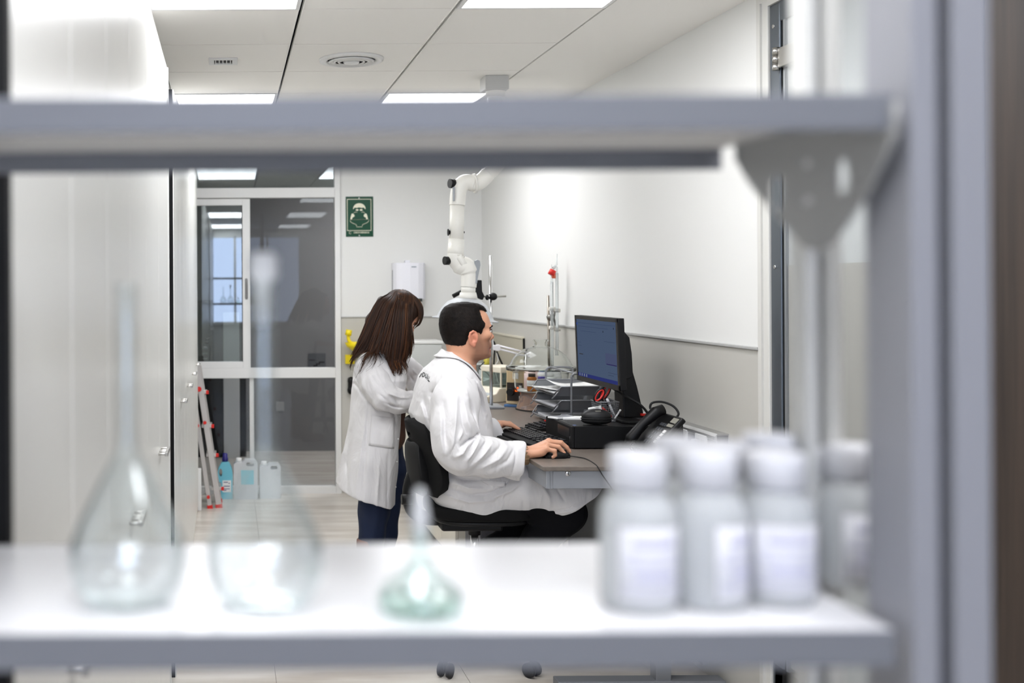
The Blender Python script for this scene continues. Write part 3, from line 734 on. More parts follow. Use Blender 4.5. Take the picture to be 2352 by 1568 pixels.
MB().box(0.150, 0.156, .143, .197, .002, .004).build('display_bar', m_black, th, M=TM)
MB().tube(arc([P(1503, 950, 4.48), P(1492, 942, 4.5), P(1497, 930, 4.5), P(1520, 928, 4.5), P(1545, 938, 4.48), P(1557, 955, 4.46), P(1548, 968, 4.43)], 8), 0.0048, n=8).build('upper_cord', m_rub, th)
co = []
for k in range(90):
    t_ = k / 89; c = P(1455, 1020, 4.40).lerp(P(1440, 1040, 4.33), t_) if t_ < .4 else P(1449, 1034, 4.34).lerp(P(1500, 1046, 4.28), (t_ - .4) / .6)
    co.append(c + Vector((0.008 * math.cos(k * 1.1), 0.004 * math.sin(k * 0.7), 0.008 * math.sin(k * 1.1))))
MB().tube(co, 0.002, n=5).build('coiled_cord', m_rub, th)

# keyboard and number pad, mouse
KM = Matrix.Translation(Vector((1.362, 4.815, ZB))) @ Matrix.Rotation(math.radians(6), 4, 'Z') @ Matrix.Rotation(math.radians(-4), 4, 'Y')
kb = thing('keyboard', 'black computer keyboard lying on the bench under the man\'s hand', 'keyboard', (1.362, 4.815, ZB))
MB().box(-0.085, 0.085, -0.235, 0.235, 0.006, 0.020).build('keyboard_tray', m_blackm, kb, bevel=0.004, M=KM)
ks = MB()
for r in range(6):
    for c_ in range(21):
        if (r == 0 and c_ in (1, 6, 11)) or c_ in (15, 17): continue
        xk = 0.066 - r * 0.019 - (0.006 if r > 0 else 0); yk = 0.222 - c_ * 0.0212
        ks.box(xk - .0075, xk + .0075, yk - .0175 + .001, yk - .001, 0.020, 0.027)
ks.build('keys', mat('key_black', (30, 30, 33), 0.35), kb, bevel=0.0015, seg=1, kind='stuff', M=KM)
MB().box(-0.115, -0.087, -0.23, 0.23, 0.004, 0.012).build('palm_rest', m_blackm, kb, bevel=0.004, M=KM)
KN = Matrix.Translation(Vector((1.535, 5.18, ZB))) @ Matrix.Rotation(math.radians(8), 4, 'Z')
cn = thing('calculator', 'black desk calculator with red keys behind the computer case', 'calculator', (1.535, 5.18, ZB))
MB().prism([(-.07, 0.0), (.08, 0.0), (.08, .034), (-.07, .014)], 'y', -0.08, 0.08).build('calculator_body', m_blackm, cn, bevel=0.003, M=KN)
for i in range(4):
    for j in range(6):
        xx = -.06 + i * .028; MB().box(xx, xx + .021, -.07 + j * .024, -.052 + j * .024, .018 + .0040 * i, .0235 + .0040 * i).build('calculator_key', m_red if (i == 3 and j > 3) else mat('key_black', (30, 30, 33), 0.35), cn, bevel=0.001, seg=1, M=KN)
ms = thing('computer_mouse', 'black computer mouse under the man\'s hand with its cable', 'mouse', (1.325, 4.325, ZB))
MB().ell((1.325, 4.325, ZB + 0.006), (0.058, 0.033, 0.026), M=Matrix.Diagonal((1, 1, 1))).build('mouse_shell', m_black, ms)
BOX('mouse_base', m_black, ms, 1.275, 1.375, 4.302, 4.348, ZB, ZB + 0.008, bevel=0.003)
MB().cyl((1.36, 4.322, ZB + .024), (1.36, 4.328, ZB + .024), 0.008, n=14).build('scroll_wheel', m_blackm, ms)
MB().tube(arc([(1.38, 4.325, ZB + .006), P(1325, 1053.5, 4.31), P(1345, 1058, 4.27), P(1362, 1068, 4.17), P(1371, 1077, 4.105), P(1382, 1096, 4.098), P(1400, 1122, 4.092), P(1425, 1160, 4.09)], 8), 0.0022, n=6).build('mouse_cable', m_rub, ms)

# things on the computer: glasses case, phone, cards, pen cup, scissors
gc = thing('glasses_case', 'black zipped oval glasses case on top of the computer', 'case', (1.545, 4.575, PZ1))
GM = Matrix.Rotation(math.radians(-8), 3, 'Z')
cc = P(1368, 964, 4.59)
MB().ell((cc.x, 4.59, PZ1 + .018), (0.064, 0.034, 0.018), M=GM).build('case_bottom', m_blackm, gc)
MB().ell((cc.x, 4.59, PZ1 + .036), (0.062, 0.033, 0.032), M=GM).build('case_top', mat('case_black', (20, 20, 21), 0.5), gc)
MB().tube([Vector((cc.x, 4.59, PZ1 + .027)) + GM @ Vector((0.064 * math.cos(k * .2618), 0.034 * math.sin(k * .2618), 0)) for k in range(24)], 0.0025, n=6, closed=True).build('zip', m_rub, gc)
BOX('case_badge', mat('badge_grey', (120, 118, 110), 0.3), gc, cc.x - .012, cc.x + .012, 4.566, 4.572, PZ1 + .058, PZ1 + .063)
mp = thing('mobile_phone', 'white mobile phone lying on the computer by its front edge', 'phone', (1.50, 4.82, PZ1))
MP = Matrix.Translation(Vector((1.505, 4.82, PZ1))) @ Matrix.Rotation(math.radians(-62), 4, 'Z')
MB().box(-0.03, 0.03, -0.06, 0.06, 0, 0.008).build('phone_shell', m_whitep, mp, bevel=0.003, M=MP)
MB().box(-0.027, 0.027, -0.046, 0.046, 0.008, 0.0086).build('phone_glass', mat('phone_glass', (188, 190, 194), 0.15), mp, M=MP)
NP = Matrix.Translation(Vector((1.56, 4.80, PZ1))) @ Matrix.Rotation(math.radians(-10), 4, 'Z')
o = MB().box(-0.06, 0.06, -0.045, 0.045, 0, 0.007).build('note_pad', m_paper, None, bevel=0.001, M=NP); tag(o, 'white note pad lying beside the mobile phone', 'note pad')
CM = Matrix.Translation(P(1367, 950, 4.72)) @ Matrix.Rotation(math.radians(-14), 4, 'Y') @ Matrix.Rotation(math.radians(-20), 4, 'Z')
cd = thing('card_box', 'small printed white card box leaning behind the glasses case', 'box', (1.62, 4.72, PZ1))
MB().box(-.028, .028, -.012, .012, -.037, .022).build('box_body', m_paper, cd, M=CM)
pr = MB().box(-.02, -.004, -.0128, -.012, -.008, .012)
pr.box(.002, .02, -.0128, -.012, .0, .006).box(.002, .024, -.0128, -.012, -.014, -.006)
pr.build('box_print', mat('print_grey', (96, 96, 98), 0.5), cd, M=CM)
# mesh pen cup
pcx, pcy = 1.66, 4.71
pu = thing('pen_cup', 'small square black mesh pen cup on the computer', 'cup', (pcx, pcy, PZ1))
def sq(h, z): return [(pcx - h, pcy - h, z), (pcx + h, pcy - h, z), (pcx + h, pcy + h, z), (pcx - h, pcy + h, z)]
MB().tube(sq(.046, PZ1 + .088), 0.0022, n=6, closed=True).build('rim', m_wire, pu)
MB().tube(sq(.034, PZ1 + .002), 0.0016, n=6, closed=True).build('bottom_wire', m_wire, pu)
BOX('cup_bottom', m_wire, pu, pcx - .034, pcx + .034, pcy - .034, pcy + .034, PZ1 + .0005, PZ1 + .002)
ww = MB()
for k in range(9):
    u = -1 + 2 * k / 8
    for (s1, s2) in (((u, -1), 0), ((u, 1), 0), ((-1, u), 0), ((1, u), 0)):
        ww.tube([(pcx + s1[0] * .034, pcy + s1[1] * .034, PZ1 + .002), (pcx + s1[0] * .046, pcy + s1[1] * .046, PZ1 + .088)], 0.0006, n=3, caps=False)
for k in range(1, 10):
    ww.tube(sq(.034 + .0012 * k, PZ1 + .0086 * k), 0.0006, n=3, closed=True)
ww.build('mesh_wall', m_wire, pu, kind='stuff')
scs = thing('scissors', 'scissors with black and red handles standing in the pen cup', 'scissors', (pcx, pcy, PZ1 + .01))
m_blade = mat('blade_steel', (190, 190, 192), 0.25, metal=1.0)
MB().tube([P(1398, 935, 4.70), P(1410, 965, 4.70)], [0.006, 0.002], n=6).build('blade', m_blade, scs)
for c1, tilt, L in ((P(1375, 912, 4.70), 34, (.016, .031)), (P(1388, 905, 4.715), 32, (.016, .036))):
    RT = Matrix.Rotation(math.radians(tilt), 3, 'Y')
    lp = [c1 + RT @ Vector((L[0] * math.cos(k * .2618), 0, -L[1] * math.sin(k * .2618))) for k in range(24)]
    h_ = MB().tube(lp, 0.0055, n=8, closed=True).build('handle', m_black, scs)
    lp = [c1 + Vector((0, -.002, 0)) + RT @ Vector(((L[0] - .004) * math.cos(k * .2618), 0, -(L[1] - .004) * math.sin(k * .2618))) for k in range(24)]
    MB().tube(lp, 0.0042, n=8, closed=True).build('handle_insert', m_red, h_)
MB().tube([P(1385, 922, 4.70), P(1398, 938, 4.70)], 0.0065, n=8).build('shank', m_black, scs)
MB().tube([P(1391, 925, 4.715), P(1398, 938, 4.70)], 0.0065, n=8).build('shank', m_black, scs)
def pen(p0, p1, r, m, label, m2=None):
    t = thing('pen', label, 'pen', p0)
    p0 = Vector(p0); p1 = Vector(p1)
    MB().tube([p0, p0.lerp(p1, .08), p0.lerp(p1, .1), p1], [r * .3, r, r, r], n=10).build('barrel', m, t)
    MB().tube([p0.lerp(p1, .72), p0.lerp(p1, .99)], r * 1.15, n=10).build('pen_cap', m2 or m, t)
pen(P(1411, 963, 4.705), P(1393, 920, 4.69), 0.0052, mat('pen_clear', (206, 206, 208), 0.3), 'pale grey marker pen standing in the pen cup')
pen(P(1404, 962, 4.72), P(1382, 940, 4.73), 0.004, m_red, 'red pen standing low in the pen cup')
pen(P(1410, 966, 4.68), P(1424, 945, 4.665), 0.0036, m_whitep, 'white pen with black barrel leaning at the cup corner', m_whitep)

# letter tray stack
lt = thing('letter_tray', 'three-tier grey wire letter tray holding papers on the bench', 'letter tray', (1.73, 5.45, ZB))
YN, YF = 5.24, 5.66
for yv in (YN, YF):
    MB().tube(arc([(1.682, yv, ZB + .003), (1.682, yv, 1.13), (1.687, yv, 1.152), (1.705, yv, 1.163), (1.80, yv, 1.163), (1.82, yv, 1.152), (1.825, yv, 1.13), (1.825, yv, ZB + .003)], 5), 0.0055, n=10).build('arch', m_wire, lt)
MB().tube([(1.71, YN, 1.163), (1.71, YF, 1.163)], 0.0045, n=8).build('top_bar', m_wire, lt)
def tray(zf, x0=1.605, x1=1.893, k=0):
    t = MB().tube([(x0, YN + .02, zf + .012), (x0 + .03, YN + .006, zf + .048), (x1, YN + .006, zf + .048), (x1, YF - .006, zf + .048), (x0 + .03, YF - .006, zf + .048), (x0, YF - .02, zf + .012)], 0.0036, n=8, closed=True).build('tray_rim', m_wire, lt)
    fl_ = MB().box(x0 + .004, x1 - .03, YN + .035, YF - .035, zf, zf + .002)
    fl_.add([(x0 + .03, YN + .006, zf + .047), (x1, YN + .006, zf + .047), (x1 - .03, YN + .035, zf + .001), (x0 + .01, YN + .035, zf + .001)], [(0, 1, 2, 3)])
    fl_.add([(x0 + .03, YF - .006, zf + .047), (x1, YF - .006, zf + .047), (x1 - .03, YF - .035, zf + .001), (x0 + .01, YF - .035, zf + .001)], [(0, 1, 2, 3)])
    fl_.add([(x1, YN + .006, zf + .047), (x1, YF - .006, zf + .047), (x1 - .03, YF - .035, zf + .001), (x1 - .03, YN + .035, zf + .001)], [(0, 1, 2, 3)])
    fl_.build('mesh_bottom', mat('tray_mesh_grey', (128, 130, 134), 0.45, metal=0.3), t)
    for yv in (YN + .02, YF - .02): MB().tube([(x0 - .012, yv, zf - .012), (x0 + .02, yv + (0.0), zf + .02)], 0.0032, n=6).build('hook', m_wire, t)
    return t
for z in (0.915, 0.983, 1.051): tray(z)
def sheet(x0, x1, y0, y1, z, rot, lab, tilt=0, th=0.0012, m=None, curl=0.0):
    c = Vector(((x0 + x1) / 2, (y0 + y1) / 2, z)); w, d = (x1 - x0) / 2, (y1 - y0) / 2
    M = Matrix.Translation(c) @ Matrix.Rotation(math.radians(rot), 4, 'Z') @ Matrix.Rotation(math.radians(tilt), 4, 'Y')
    vs = []; fs = []; n = 8
    for i in range(n + 1):
        u = -1 + 2 * i / n
        for yv in (-d, d): vs.append((u * w, yv, curl * u * u * (1 if u < 0 else .2)))
    for i in range(n): fs.append((2 * i, 2 * i + 2, 2 * i + 3, 2 * i + 1))
    o = MB().add(vs, fs, True).build('paper', m or m_paper, None, M=M, solid=th)
    return tag(o, lab, 'paper', 'papers in the letter tray')
sheet(1.60, 1.86, 5.29, 5.58, 1.062, 3, 'white printed sheet jutting from the top letter tray', 0, .004, curl=.006)
sheet(1.575, 1.83, 5.34, 5.58, 1.073, 14, 'white sheet lying askew on the top letter tray', -2, .0015, curl=.012)
sheet(1.64, 1.88, 5.30, 5.55, 1.088, -8, 'creased paper bulging up on the top letter tray', -5, .001, curl=.03)
sheet(1.612, 1.86, 5.29, 5.60, 0.996, 2, 'paper stack filling the middle letter tray', 0, .010, mat('paper_grey', (206, 206, 210), 0.5), curl=.004)
sheet(1.618, 1.86, 5.29, 5.60, 0.929, -2, 'paper stack filling the bottom letter tray', 0, .012, mat('paper_grey', (206, 206, 210), 0.5), curl=.004)
# print lines on the top sheet are part of that sheet
ps = bpy.data.objects['paper.001']
pr = MB()
for k in range(5): pr.box(1.61, 1.69, 5.40 + .025 * k, 5.406 + .025 * k, 1.0835, 1.0838)
pr.build('print_lines', mat('print_grey', (96, 96, 98), 0.5), ps)

# desiccator
dcx, dcy = 1.752, 5.99
ds = thing('desiccator', 'large clear glass desiccator with domed knobbed lid on the bench', 'desiccator', (dcx, dcy, ZB))
def shell2(c, prof, t_, name, parent, m, n=56):
    inner = [(max(r - t_, .0005), z + (t_ if i == 0 else 0)) for i, (r, z) in enumerate(prof)]
    return MB().lathe(c, list(prof) + list(reversed(inner)) + [prof[0]], n).build(name, m, parent)
m_glass2 = mat('thick_clear_glass', (252, 254, 253), 0.02, trans=1.0, ior=1.18)
shell2((dcx, dcy, ZB), [(0.192, 0.232), (0.190, 0.243), (0.172, 0.250), (0.160, 0.275), (0.135, 0.310), (0.095, 0.338), (0.050, 0.352), (0.036, 0.358), (0.034, 0.376), (0.045, 0.388), (0.040, 0.394), (0.003, 0.395)], 0.004, 'lid', ds, m_glass2)
shell2((dcx, dcy, ZB), [(0.003, 0.100), (0.122, 0.100), (0.138, 0.106), (0.145, 0.13), (0.150, 0.205), (0.162, 0.216), (0.190, 0.222), (0.190, 0.230)], 0.004, 'bowl', ds, m_glass2)
shell2((dcx, dcy, ZB), [(0.138, 0.003), (0.135, 0.010), (0.118, 0.060), (0.112, 0.099)], 0.004, 'foot', ds, mat('foot_glass_pink_reflection', (238, 214, 200), 0.03, trans=0.85, ior=1.2))  # pinkish tint puts a reflection into the foot's glass colour
MB().lathe((dcx, dcy, ZB), [(0.139, 0.0), (0.140, 0.006), (0.134, 0.007), (0.133, 0.0)], 48).build('base_ring', m_rub, ds)
MB().lathe((dcx, dcy, ZB), [(0.0005, 0.105), (0.128, 0.105), (0.128, 0.112), (0.0005, 0.112)], 48).build('porcelain_plate', mat('porcelain', (232, 230, 224), 0.3), ds)
def jar(x, y, r, h, cb, cc_, label, lb=None, hcap=.022, z=ZB + .113):
    t = thing('jar', label, 'jar', (x, y, z))
    MB().lathe((x, y, z), [(r * .92, 0), (r, .004), (r, h * .72), (r * .8, h * .80), (r * .62, h * .84), (r * .62, h - hcap + .002)], 24).build('jar_body', cb, t)
    MB().lathe((x, y, z + h - hcap), [(r * .74, 0), (r * .76, hcap * .8), (r * .7, hcap), (.0005, hcap)], 24).build('jar_lid', cc_, t)
    if lb: MB().lathe((x, y, z), [(r + .0006, h * .28), (r + .0006, h * .62)], 24).build('jar_label', lb, t, solid=.0005)
jar(dcx - .075, dcy - .085, .026, .098, mat('amber_plastic', (190, 112, 40), 0.35), mat('lid_brown', (74, 60, 56), 0.5), 'amber bottle with dark lid and white label inside the desiccator', m_paper)
jar(dcx - .028, dcy - .108, .027, .082, mat('jar_clear', (206, 208, 206), 0.2, trans=0.6), mat('lid_violet', (78, 66, 160), 0.4), 'clear jar with violet lid inside the desiccator', None, .034)
jar(dcx + .035, dcy - .04, .05, .075, m_whitep, m_whitep, 'wide white pot inside the desiccator', None, .02)
jar(dcx - .03, dcy + .04, .052, .118, mat('pot_pink', (226, 200, 196), 0.5), mat('lid_red', (200, 70, 52), 0.4), 'pale pot with red lid inside the desiccator', None, .012)
jar(dcx + .02, dcy - .02, .044, .036, m_whitep, mat('lid_teal', (20, 120, 112), 0.35), 'small dish with teal lid standing on the white pot in the desiccator', None, .020, ZB + .113 + .0755)
jar(dcx + .085, dcy + .045, .044, .120, m_whitep, mat('lid_grey', (110, 112, 116), 0.4), 'white pot with grey lid inside the desiccator', None, .024)

# beige magnetic stirrer and its blue mat
HM = Matrix.Translation(Vector((1.675, 6.185, ZB + .014))) @ Matrix.Rotation(math.radians(-32), 4, 'Z')
hs2 = thing('stirrer', 'beige upright laboratory stirrer box with black knob panel', 'instrument', (1.675, 6.185, ZB))
MB().prism([(-.062, 0), (.06, 0), (.05, .212), (-.048, .212)], 'x', -0.052, 0.052).build('housing', m_beige, hs2, bevel=0.006, M=HM)
pnl = Matrix.Translation(Vector((0, 0, 0)))
PM = HM @ Matrix.Rotation(math.radians(90), 4, 'Z')
q1 = MB().box(-.045, .045, -.0645, -.060, .02, .125).build('control_panel', mat('panel_brown', (52, 44, 40), 0.4), hs2, bevel=0.001, M=HM @ Matrix.Translation(Vector((0, 0, 0))))
ORG = HM @ Vector((0, -.064, .075))
MB().cyl(HM @ Vector((-.02, -.064, .072)), HM @ Vector((-.02, -.092, .072)), 0.023, 0.020, n=24).build('knob', m_rub, q1)
MB().box(.004, .02, -.0665, -.0645, .075, .10).build('indicator', emis('indicator_orange', (230, 96, 30), 0.8), q1, M=HM)
MB().box(.026, .036, -.066, -.0645, .03, .05).build('panel_print', m_paper, q1, M=HM)
MB().box(.022, .04, -.066, -.0645, .095, .11).build('panel_print', m_paper, q1, M=HM)
MB().box(-.012, .016, -.0585, -.052, .145, .185).build('sticker', m_paper, hs2, M=HM)
o = MB().box(-.06, .06, -.078, .065, 0, .013).build('foam_mat', mat('mat_blue', (66, 104, 150), 0.5), None, bevel=0.003, M=Matrix.Translation(Vector((1.675, 6.18, ZB))) @ Matrix.Rotation(math.radians(-32), 4, 'Z'))
tag(o, 'flat blue foam mat under the beige stirrer', 'mat')

# balance with draught shield
BM = Matrix.Translation(Vector((1.59, 6.46, ZB))) @ Matrix.Rotation(math.radians(24), 4, 'Z')
bl = thing('balance', 'ivory laboratory balance with sloped display and glass draught shield', 'balance', (1.59, 6.46, ZB))
MB().prism([(-.14, .012), (-.12, .0), (.15, .0), (.15, .085), (-.02, .085), (-.04, .055), (-.14, .03)], 'y', -.10, .10).build('balance_body', m_ivory, bl, bevel=0.006, M=BM)
MB().prism([(-.13, .0335), (-.05, .0535), (-.05, .0545), (-.13, .0345)], 'y', -.08, .08).build('display_panel', mat('display_grey', (168, 174, 176), 0.3), bl, M=BM)
sh = MB()
for x in (0.0, .14):
    for y in (-.09, .09): sh.box(x - .004, x + .004, y - .004, y + .004, .085, .175)
sh.build('shield_post', m_ivory, bl, M=BM)
MB().box(-.006, .15, -.096, .096, .175, .21).build('shield_top', m_ivory, bl, bevel=0.004, M=BM)
shp = pane_mat('shield_glass', (228, 234, 232), 1.5)
for a_ in ((-.002, .0, -.088, .088), (.14, .142, -.088, .088), (.002, .138, -.092, -.09), (.002, .138, .09, .092)): MB().box(a_[0], a_[1], a_[2], a_[3], .086, .174).build('shield_pane', shp, bl, M=BM)
MB().lathe(BM @ Vector((.07, 0, .085)), [(.012, 0), (.045, .008), (.046, .011), (.0005, .011)], 28).build('weighing_pan', m_steel, bl)
DMt = Matrix.Translation(Vector((1.58, 6.93, ZB))) @ Matrix.Rotation(math.radians(20), 4, 'Z')
b2 = thing('meter', 'white bench meter with tilted grey screen behind the balance', 'instrument', (1.60, 6.78, ZB))
MB().prism([(-.12, .03), (-.10, .0), (.08, .0), (.08, .10), (-.09, .05)], 'y', -.09, .09).build('meter_body', m_whitep, b2, bevel=0.004, M=DMt)
MB().prism([(-.08, .054), (.06, .0945), (.06, .0955), (-.08, .055)], 'y', -.07, .06).build('meter_screen', mat('meter_grey', (120, 128, 136), 0.3), b2, M=DMt)

# lab stand with clamp
s1 = thing('lab_stand', 'tall steel rod stand with black clamp boss beside the extraction hood', 'lab stand', (PX(1127, 6.1), 6.1, ZB))
sxp = PX(1127, 6.1)
MB().cyl((sxp, 6.1, ZB + .012), (sxp, 6.1, PZ(590, 6.1)), 0.0095, n=18).build('rod', m_chrome, s1)
BOX('stand_foot', m_gmetal, s1, sxp - .06, sxp + .06, 6.03, 6.2, ZB, ZB + .014, bevel=0.004)
zc = PZ(684, 6.1)
MB().tube([P(1106, 684, 6.07), P(1162, 683, 6.07)], 0.006, n=12).build('cross_rod', m_steel, s1)
MB().ell((sxp + .006, 6.075, zc), (0.026, 0.02, 0.022)).build('boss', m_black, s1)
MB().ell(P(1119, 686, 6.07), (0.012, 0.012, 0.016)).build('boss_screw', m_black, s1)
MB().prism([(PX(1092, 6.07), PZ(646, 6.07)), (PX(1105, 6.07), PZ(646, 6.07)), (PX(1106, 6.07), PZ(672, 6.07)), (PX(1111, 6.07), PZ(682, 6.07)), (PX(1107, 6.07), PZ(692, 6.07)), (PX(1092, 6.07), PZ(685, 6.07))], 'y', 6.05, 6.09).build('clamp_jaw', m_black, s1, bevel=0.004)
MB().tube([P(1092, 660, 6.07), P(1060, 672, 6.05), P(1040, 683, 6.05)], 0.012, n=8).build('clamp_arm', m_black, s1)
# burette stand with two burettes
s2 = thing('burette_stand', 'short dark rod stand with double burette clamp near the wall', 'lab stand', (PX(1261, 6.22), 6.22, ZB))
D2 = 6.22
MB().cyl((PX(1261, D2), D2, ZB + .012), (PX(1259, D2), D2, PZ(682, D2)), 0.0075, n=14).build('rod', mat('rod_dark_steel', (140, 132, 122), 0.3, metal=0.9), s2)
BOX('stand_foot', m_gmetal, s2, PX(1261, D2) - .08, PX(1261, D2) + .025, D2 - .02, D2 + .12, ZB, ZB + .012, bevel=0.004)
m_cl = mat('clamp_metal', (120, 118, 112), 0.35, metal=0.9)
MB().ell(P(1264, 733, D2 - .01), (.022, .02, .02)).build('boss', m_cl, s2)
for x0, x1 in ((1266, 1268), (1272, 1277)):
    MB().tube(arc([P(x1, 714, D2 - .02), P((x0 + x1) / 2, 722, D2 - .02), P(x0, 733, D2 - .02), P((x0 + x1) / 2, 745, D2 - .02), P(x1, 757, D2 - .02)], 5), 0.006, n=8).build('clamp_arm', m_cl, s2)
for x in (1268, 1279):
    for y in (713, 756):
        c = P(x, y + (4 if x > 1270 else 0), D2 - .03)
        MB().tube([c + Vector((-.018, 0, 0)), c + Vector((.018, 0, 0))], 0.011, n=10).build('jaw_pad', mat('jaw_cork', (212, 208, 198), 0.7), s2)
MB().tube([P(1255, 731, D2 - .01), P(1262, 731, D2 - .01)], 0.004, n=8).build('clamp_screw', m_cl, s2)
m_tube = mat('burette_glass', (236, 240, 240), 0.08, trans=0.75, ior=1.2)
def burette(x, ytop, ybot, D, label, kind):
    t = thing('burette', label, 'burette', P(x, ybot, D), 'burettes on the stand')
    MB().tube([P(x, ybot, D), P(x, ytop, D)], 0.0085, n=14).build('tube', m_tube, t)
    if kind == 0:
        MB().tube([P(x, ytop, D), P(x, ytop - 4, D), P(x, ytop - 20, D)], [.0085, .0055, .0055], n=12).build('neck', m_tube, t)
        MB().tube([P(x, ytop - 20, D), P(x - .5, ytop - 41, D)], [.006, .0015], n=10).build('tip', m_tube, t)
        MB().cyl(P(x + 1, ytop - 14, D), P(x + 7, ytop - 14, D) + Vector((0, -.01, 0)), 0.013, n=18).build('stopcock', mat('stopcock_orange', (206, 96, 62), 0.4), t)
    else:
        MB().tube(arc([P(x, ytop, D), P(x, ytop - 12, D), P(x - 3, ytop - 14, D), P(x - 8, ytop - 10, D)], 4), .006, n=10).build('neck', m_tube, t)
        MB().tube([P(x - 9, ytop - 11, D), P(x, ytop - 20, D), P(x + 1, ytop - 44, D)], [.008, .006, .002], n=10).build('tip', m_tube, t)
        MB().cyl(P(x - 14, ytop + 4, D - .01), P(x - 8, ytop - 7, D - .01), 0.019, n=18).build('stopcock', m_red, t)
burette(1267.5, 652, 845, D2 - .045, 'glass burette with small orange stopcock clamped on the short stand', 0)
burette(1279, 631, 820, D2 - .045, 'graduated glass burette with red stopcock at the top', 1)

# flat beige cabinet on the wall, white container, lamp arm, bottles behind the man
bc = thing('wall_cabinet', 'flat beige metal cabinet on the grey wall panel above the bench', 'cabinet', (1.945, 7.4, 1.02))
BOX('cabinet_body', mat('cabinet_beige', (178, 172, 154), 0.5), bc, 1.938, XR - 0.006, 7.04, 7.85, 1.02, 1.250, bevel=0.004)
BOX('cabinet_lip', mat('cabinet_lip', (206, 200, 182), 0.45), bc, 1.932, XR - .006, 7.05, 7.85, 1.245, 1.258, bevel=0.002)
BOX('cabinet_end', m_black, bc, 1.94, XR - .008, 7.032, 7.04, 1.02, 1.248)
wc = thing('white_container', 'translucent white plastic container standing on the bench near the back wall', 'container', (1.46, 7.9, ZB))
BOX('container_body', mat('container_milky', (206, 208, 204), 0.4, trans=0.15), wc, 1.33, 1.56, 7.78, 8.05, ZB, PZ(792, 7.8), bevel=0.012, seg=3)
BOX('container_lid', mat('container_lid', (222, 222, 218), 0.4), wc, 1.325, 1.565, 7.775, 8.055, PZ(792, 7.8), PZ(785, 7.8), bevel=0.005)
# white articulated electrode arm
ea = thing('electrode_arm', 'white articulated electrode holder arm over the bench', 'holder arm', (1.866, 6.72, ZB))
D3 = 6.72
m_wp2 = mat('arm_white', (228, 226, 230), 0.4)
MB().cyl((PX(1205, D3), D3, ZB + .016), (PX(1205, D3), D3, PZ(818, D3)), 0.007, n=12).build('support_rod', m_steel, ea)
BOX('support_foot', m_wp2, ea, PX(1205, D3) - .05, PX(1205, D3) + .03, D3 - .04, D3 + .05, ZB, ZB + .018, bevel=0.004)
MB().tube([P(1145, 797, D3), P(1215, 815, D3)], 0.006, n=8).build('arm_bar', m_wp2, ea)
MB().tube([P(1147, 805, D3), P(1215, 823, D3)], 0.006, n=8).build('arm_bar', m_wp2, ea)
MB().prism([(PX(1127, D3), PZ(796, D3)), (PX(1146, D3), PZ(794, D3)), (PX(1149, D3), PZ(806, D3)), (PX(1143, D3), PZ(809, D3)), (PX(1127, D3), PZ(806, D3))], 'y', D3 - .015, D3 + .015).build('arm_head', m_wp2, ea, bevel=0.003)
MB().tube([P(1130, 783, D3), P(1130, 816, D3)], 0.007, n=10).build('electrode', m_wp2, ea)
cbl = thing('bench_cables', 'black and white cables hanging from the electrode arm', 'cable', P(1140, 905, D3))
MB().tube(arc([P(1130, 784, D3), P(1136, 795, D3), P(1134, 830, D3), P(1134, 855, D3), P(1146, 882, D3 + .02), P(1152, 905, D3)], 8), 0.0055, n=8).build('thick_cable', m_rub, cbl)
MB().tube(arc([P(1140, 811, D3), P(1152, 838, D3 + .03), P(1166, 868, D3 + .05), P(1170, 905, D3 + .03)], 8), 0.006, n=8).build('thick_cable', m_rub, cbl)
MB().tube(arc([P(1139, 812, D3), P(1143, 830, D3), P(1136, 845, D3), P(1140, 870, D3), P(1150, 900, D3)], 8), 0.003, n=8).build('white_cable', m_whitep, cbl)
MB().tube(arc([P(1112, 834, D3), P(1100, 848, D3), P(1118, 860, D3), P(1130, 880, D3), P(1140, 905, D3)], 8), 0.003, n=8).build('thin_cable', m_rub, cbl)
cwb = thing('wash_bottle', 'milky wash bottle with yellow-green cap behind the man', 'bottle', P(1117, 897, 7.2))
c = P(1117, 897, 7.2); c.z = ZB
m_milk = mat('milky_plastic', (216, 222, 220), 0.35, trans=0.35)
MB().lathe(c, [(.05, 0), (.052, .01), (.052, .12), (.042, .15), (.018, .165)], 24).build('bottle_body', m_milk, cwb)
MB().lathe(c, [(.018, .16), (.02, .175), (.02, .215), (.012, .22)], 18).build('cap', mat('cap_olive', (190, 178, 70), 0.4), cwb)
bk = thing('beaker', 'clear plastic beaker with green graduations behind the man', 'beaker', P(1098, 890, 7.4))
c = P(1098, 890, 7.4); c.z = ZB
MB().lathe(c, [(.05, 0), (.052, .15), (.056, .155), (.053, .155), (.049, .006), (.0005, .006)], 24).build('beaker_body', m_milk, bk)
MB().lathe(c, [(.0525, .03), (.053, .06)], 24).build('beaker_marks', mat('marks_teal', (96, 178, 164), 0.4), bk, solid=.0004)

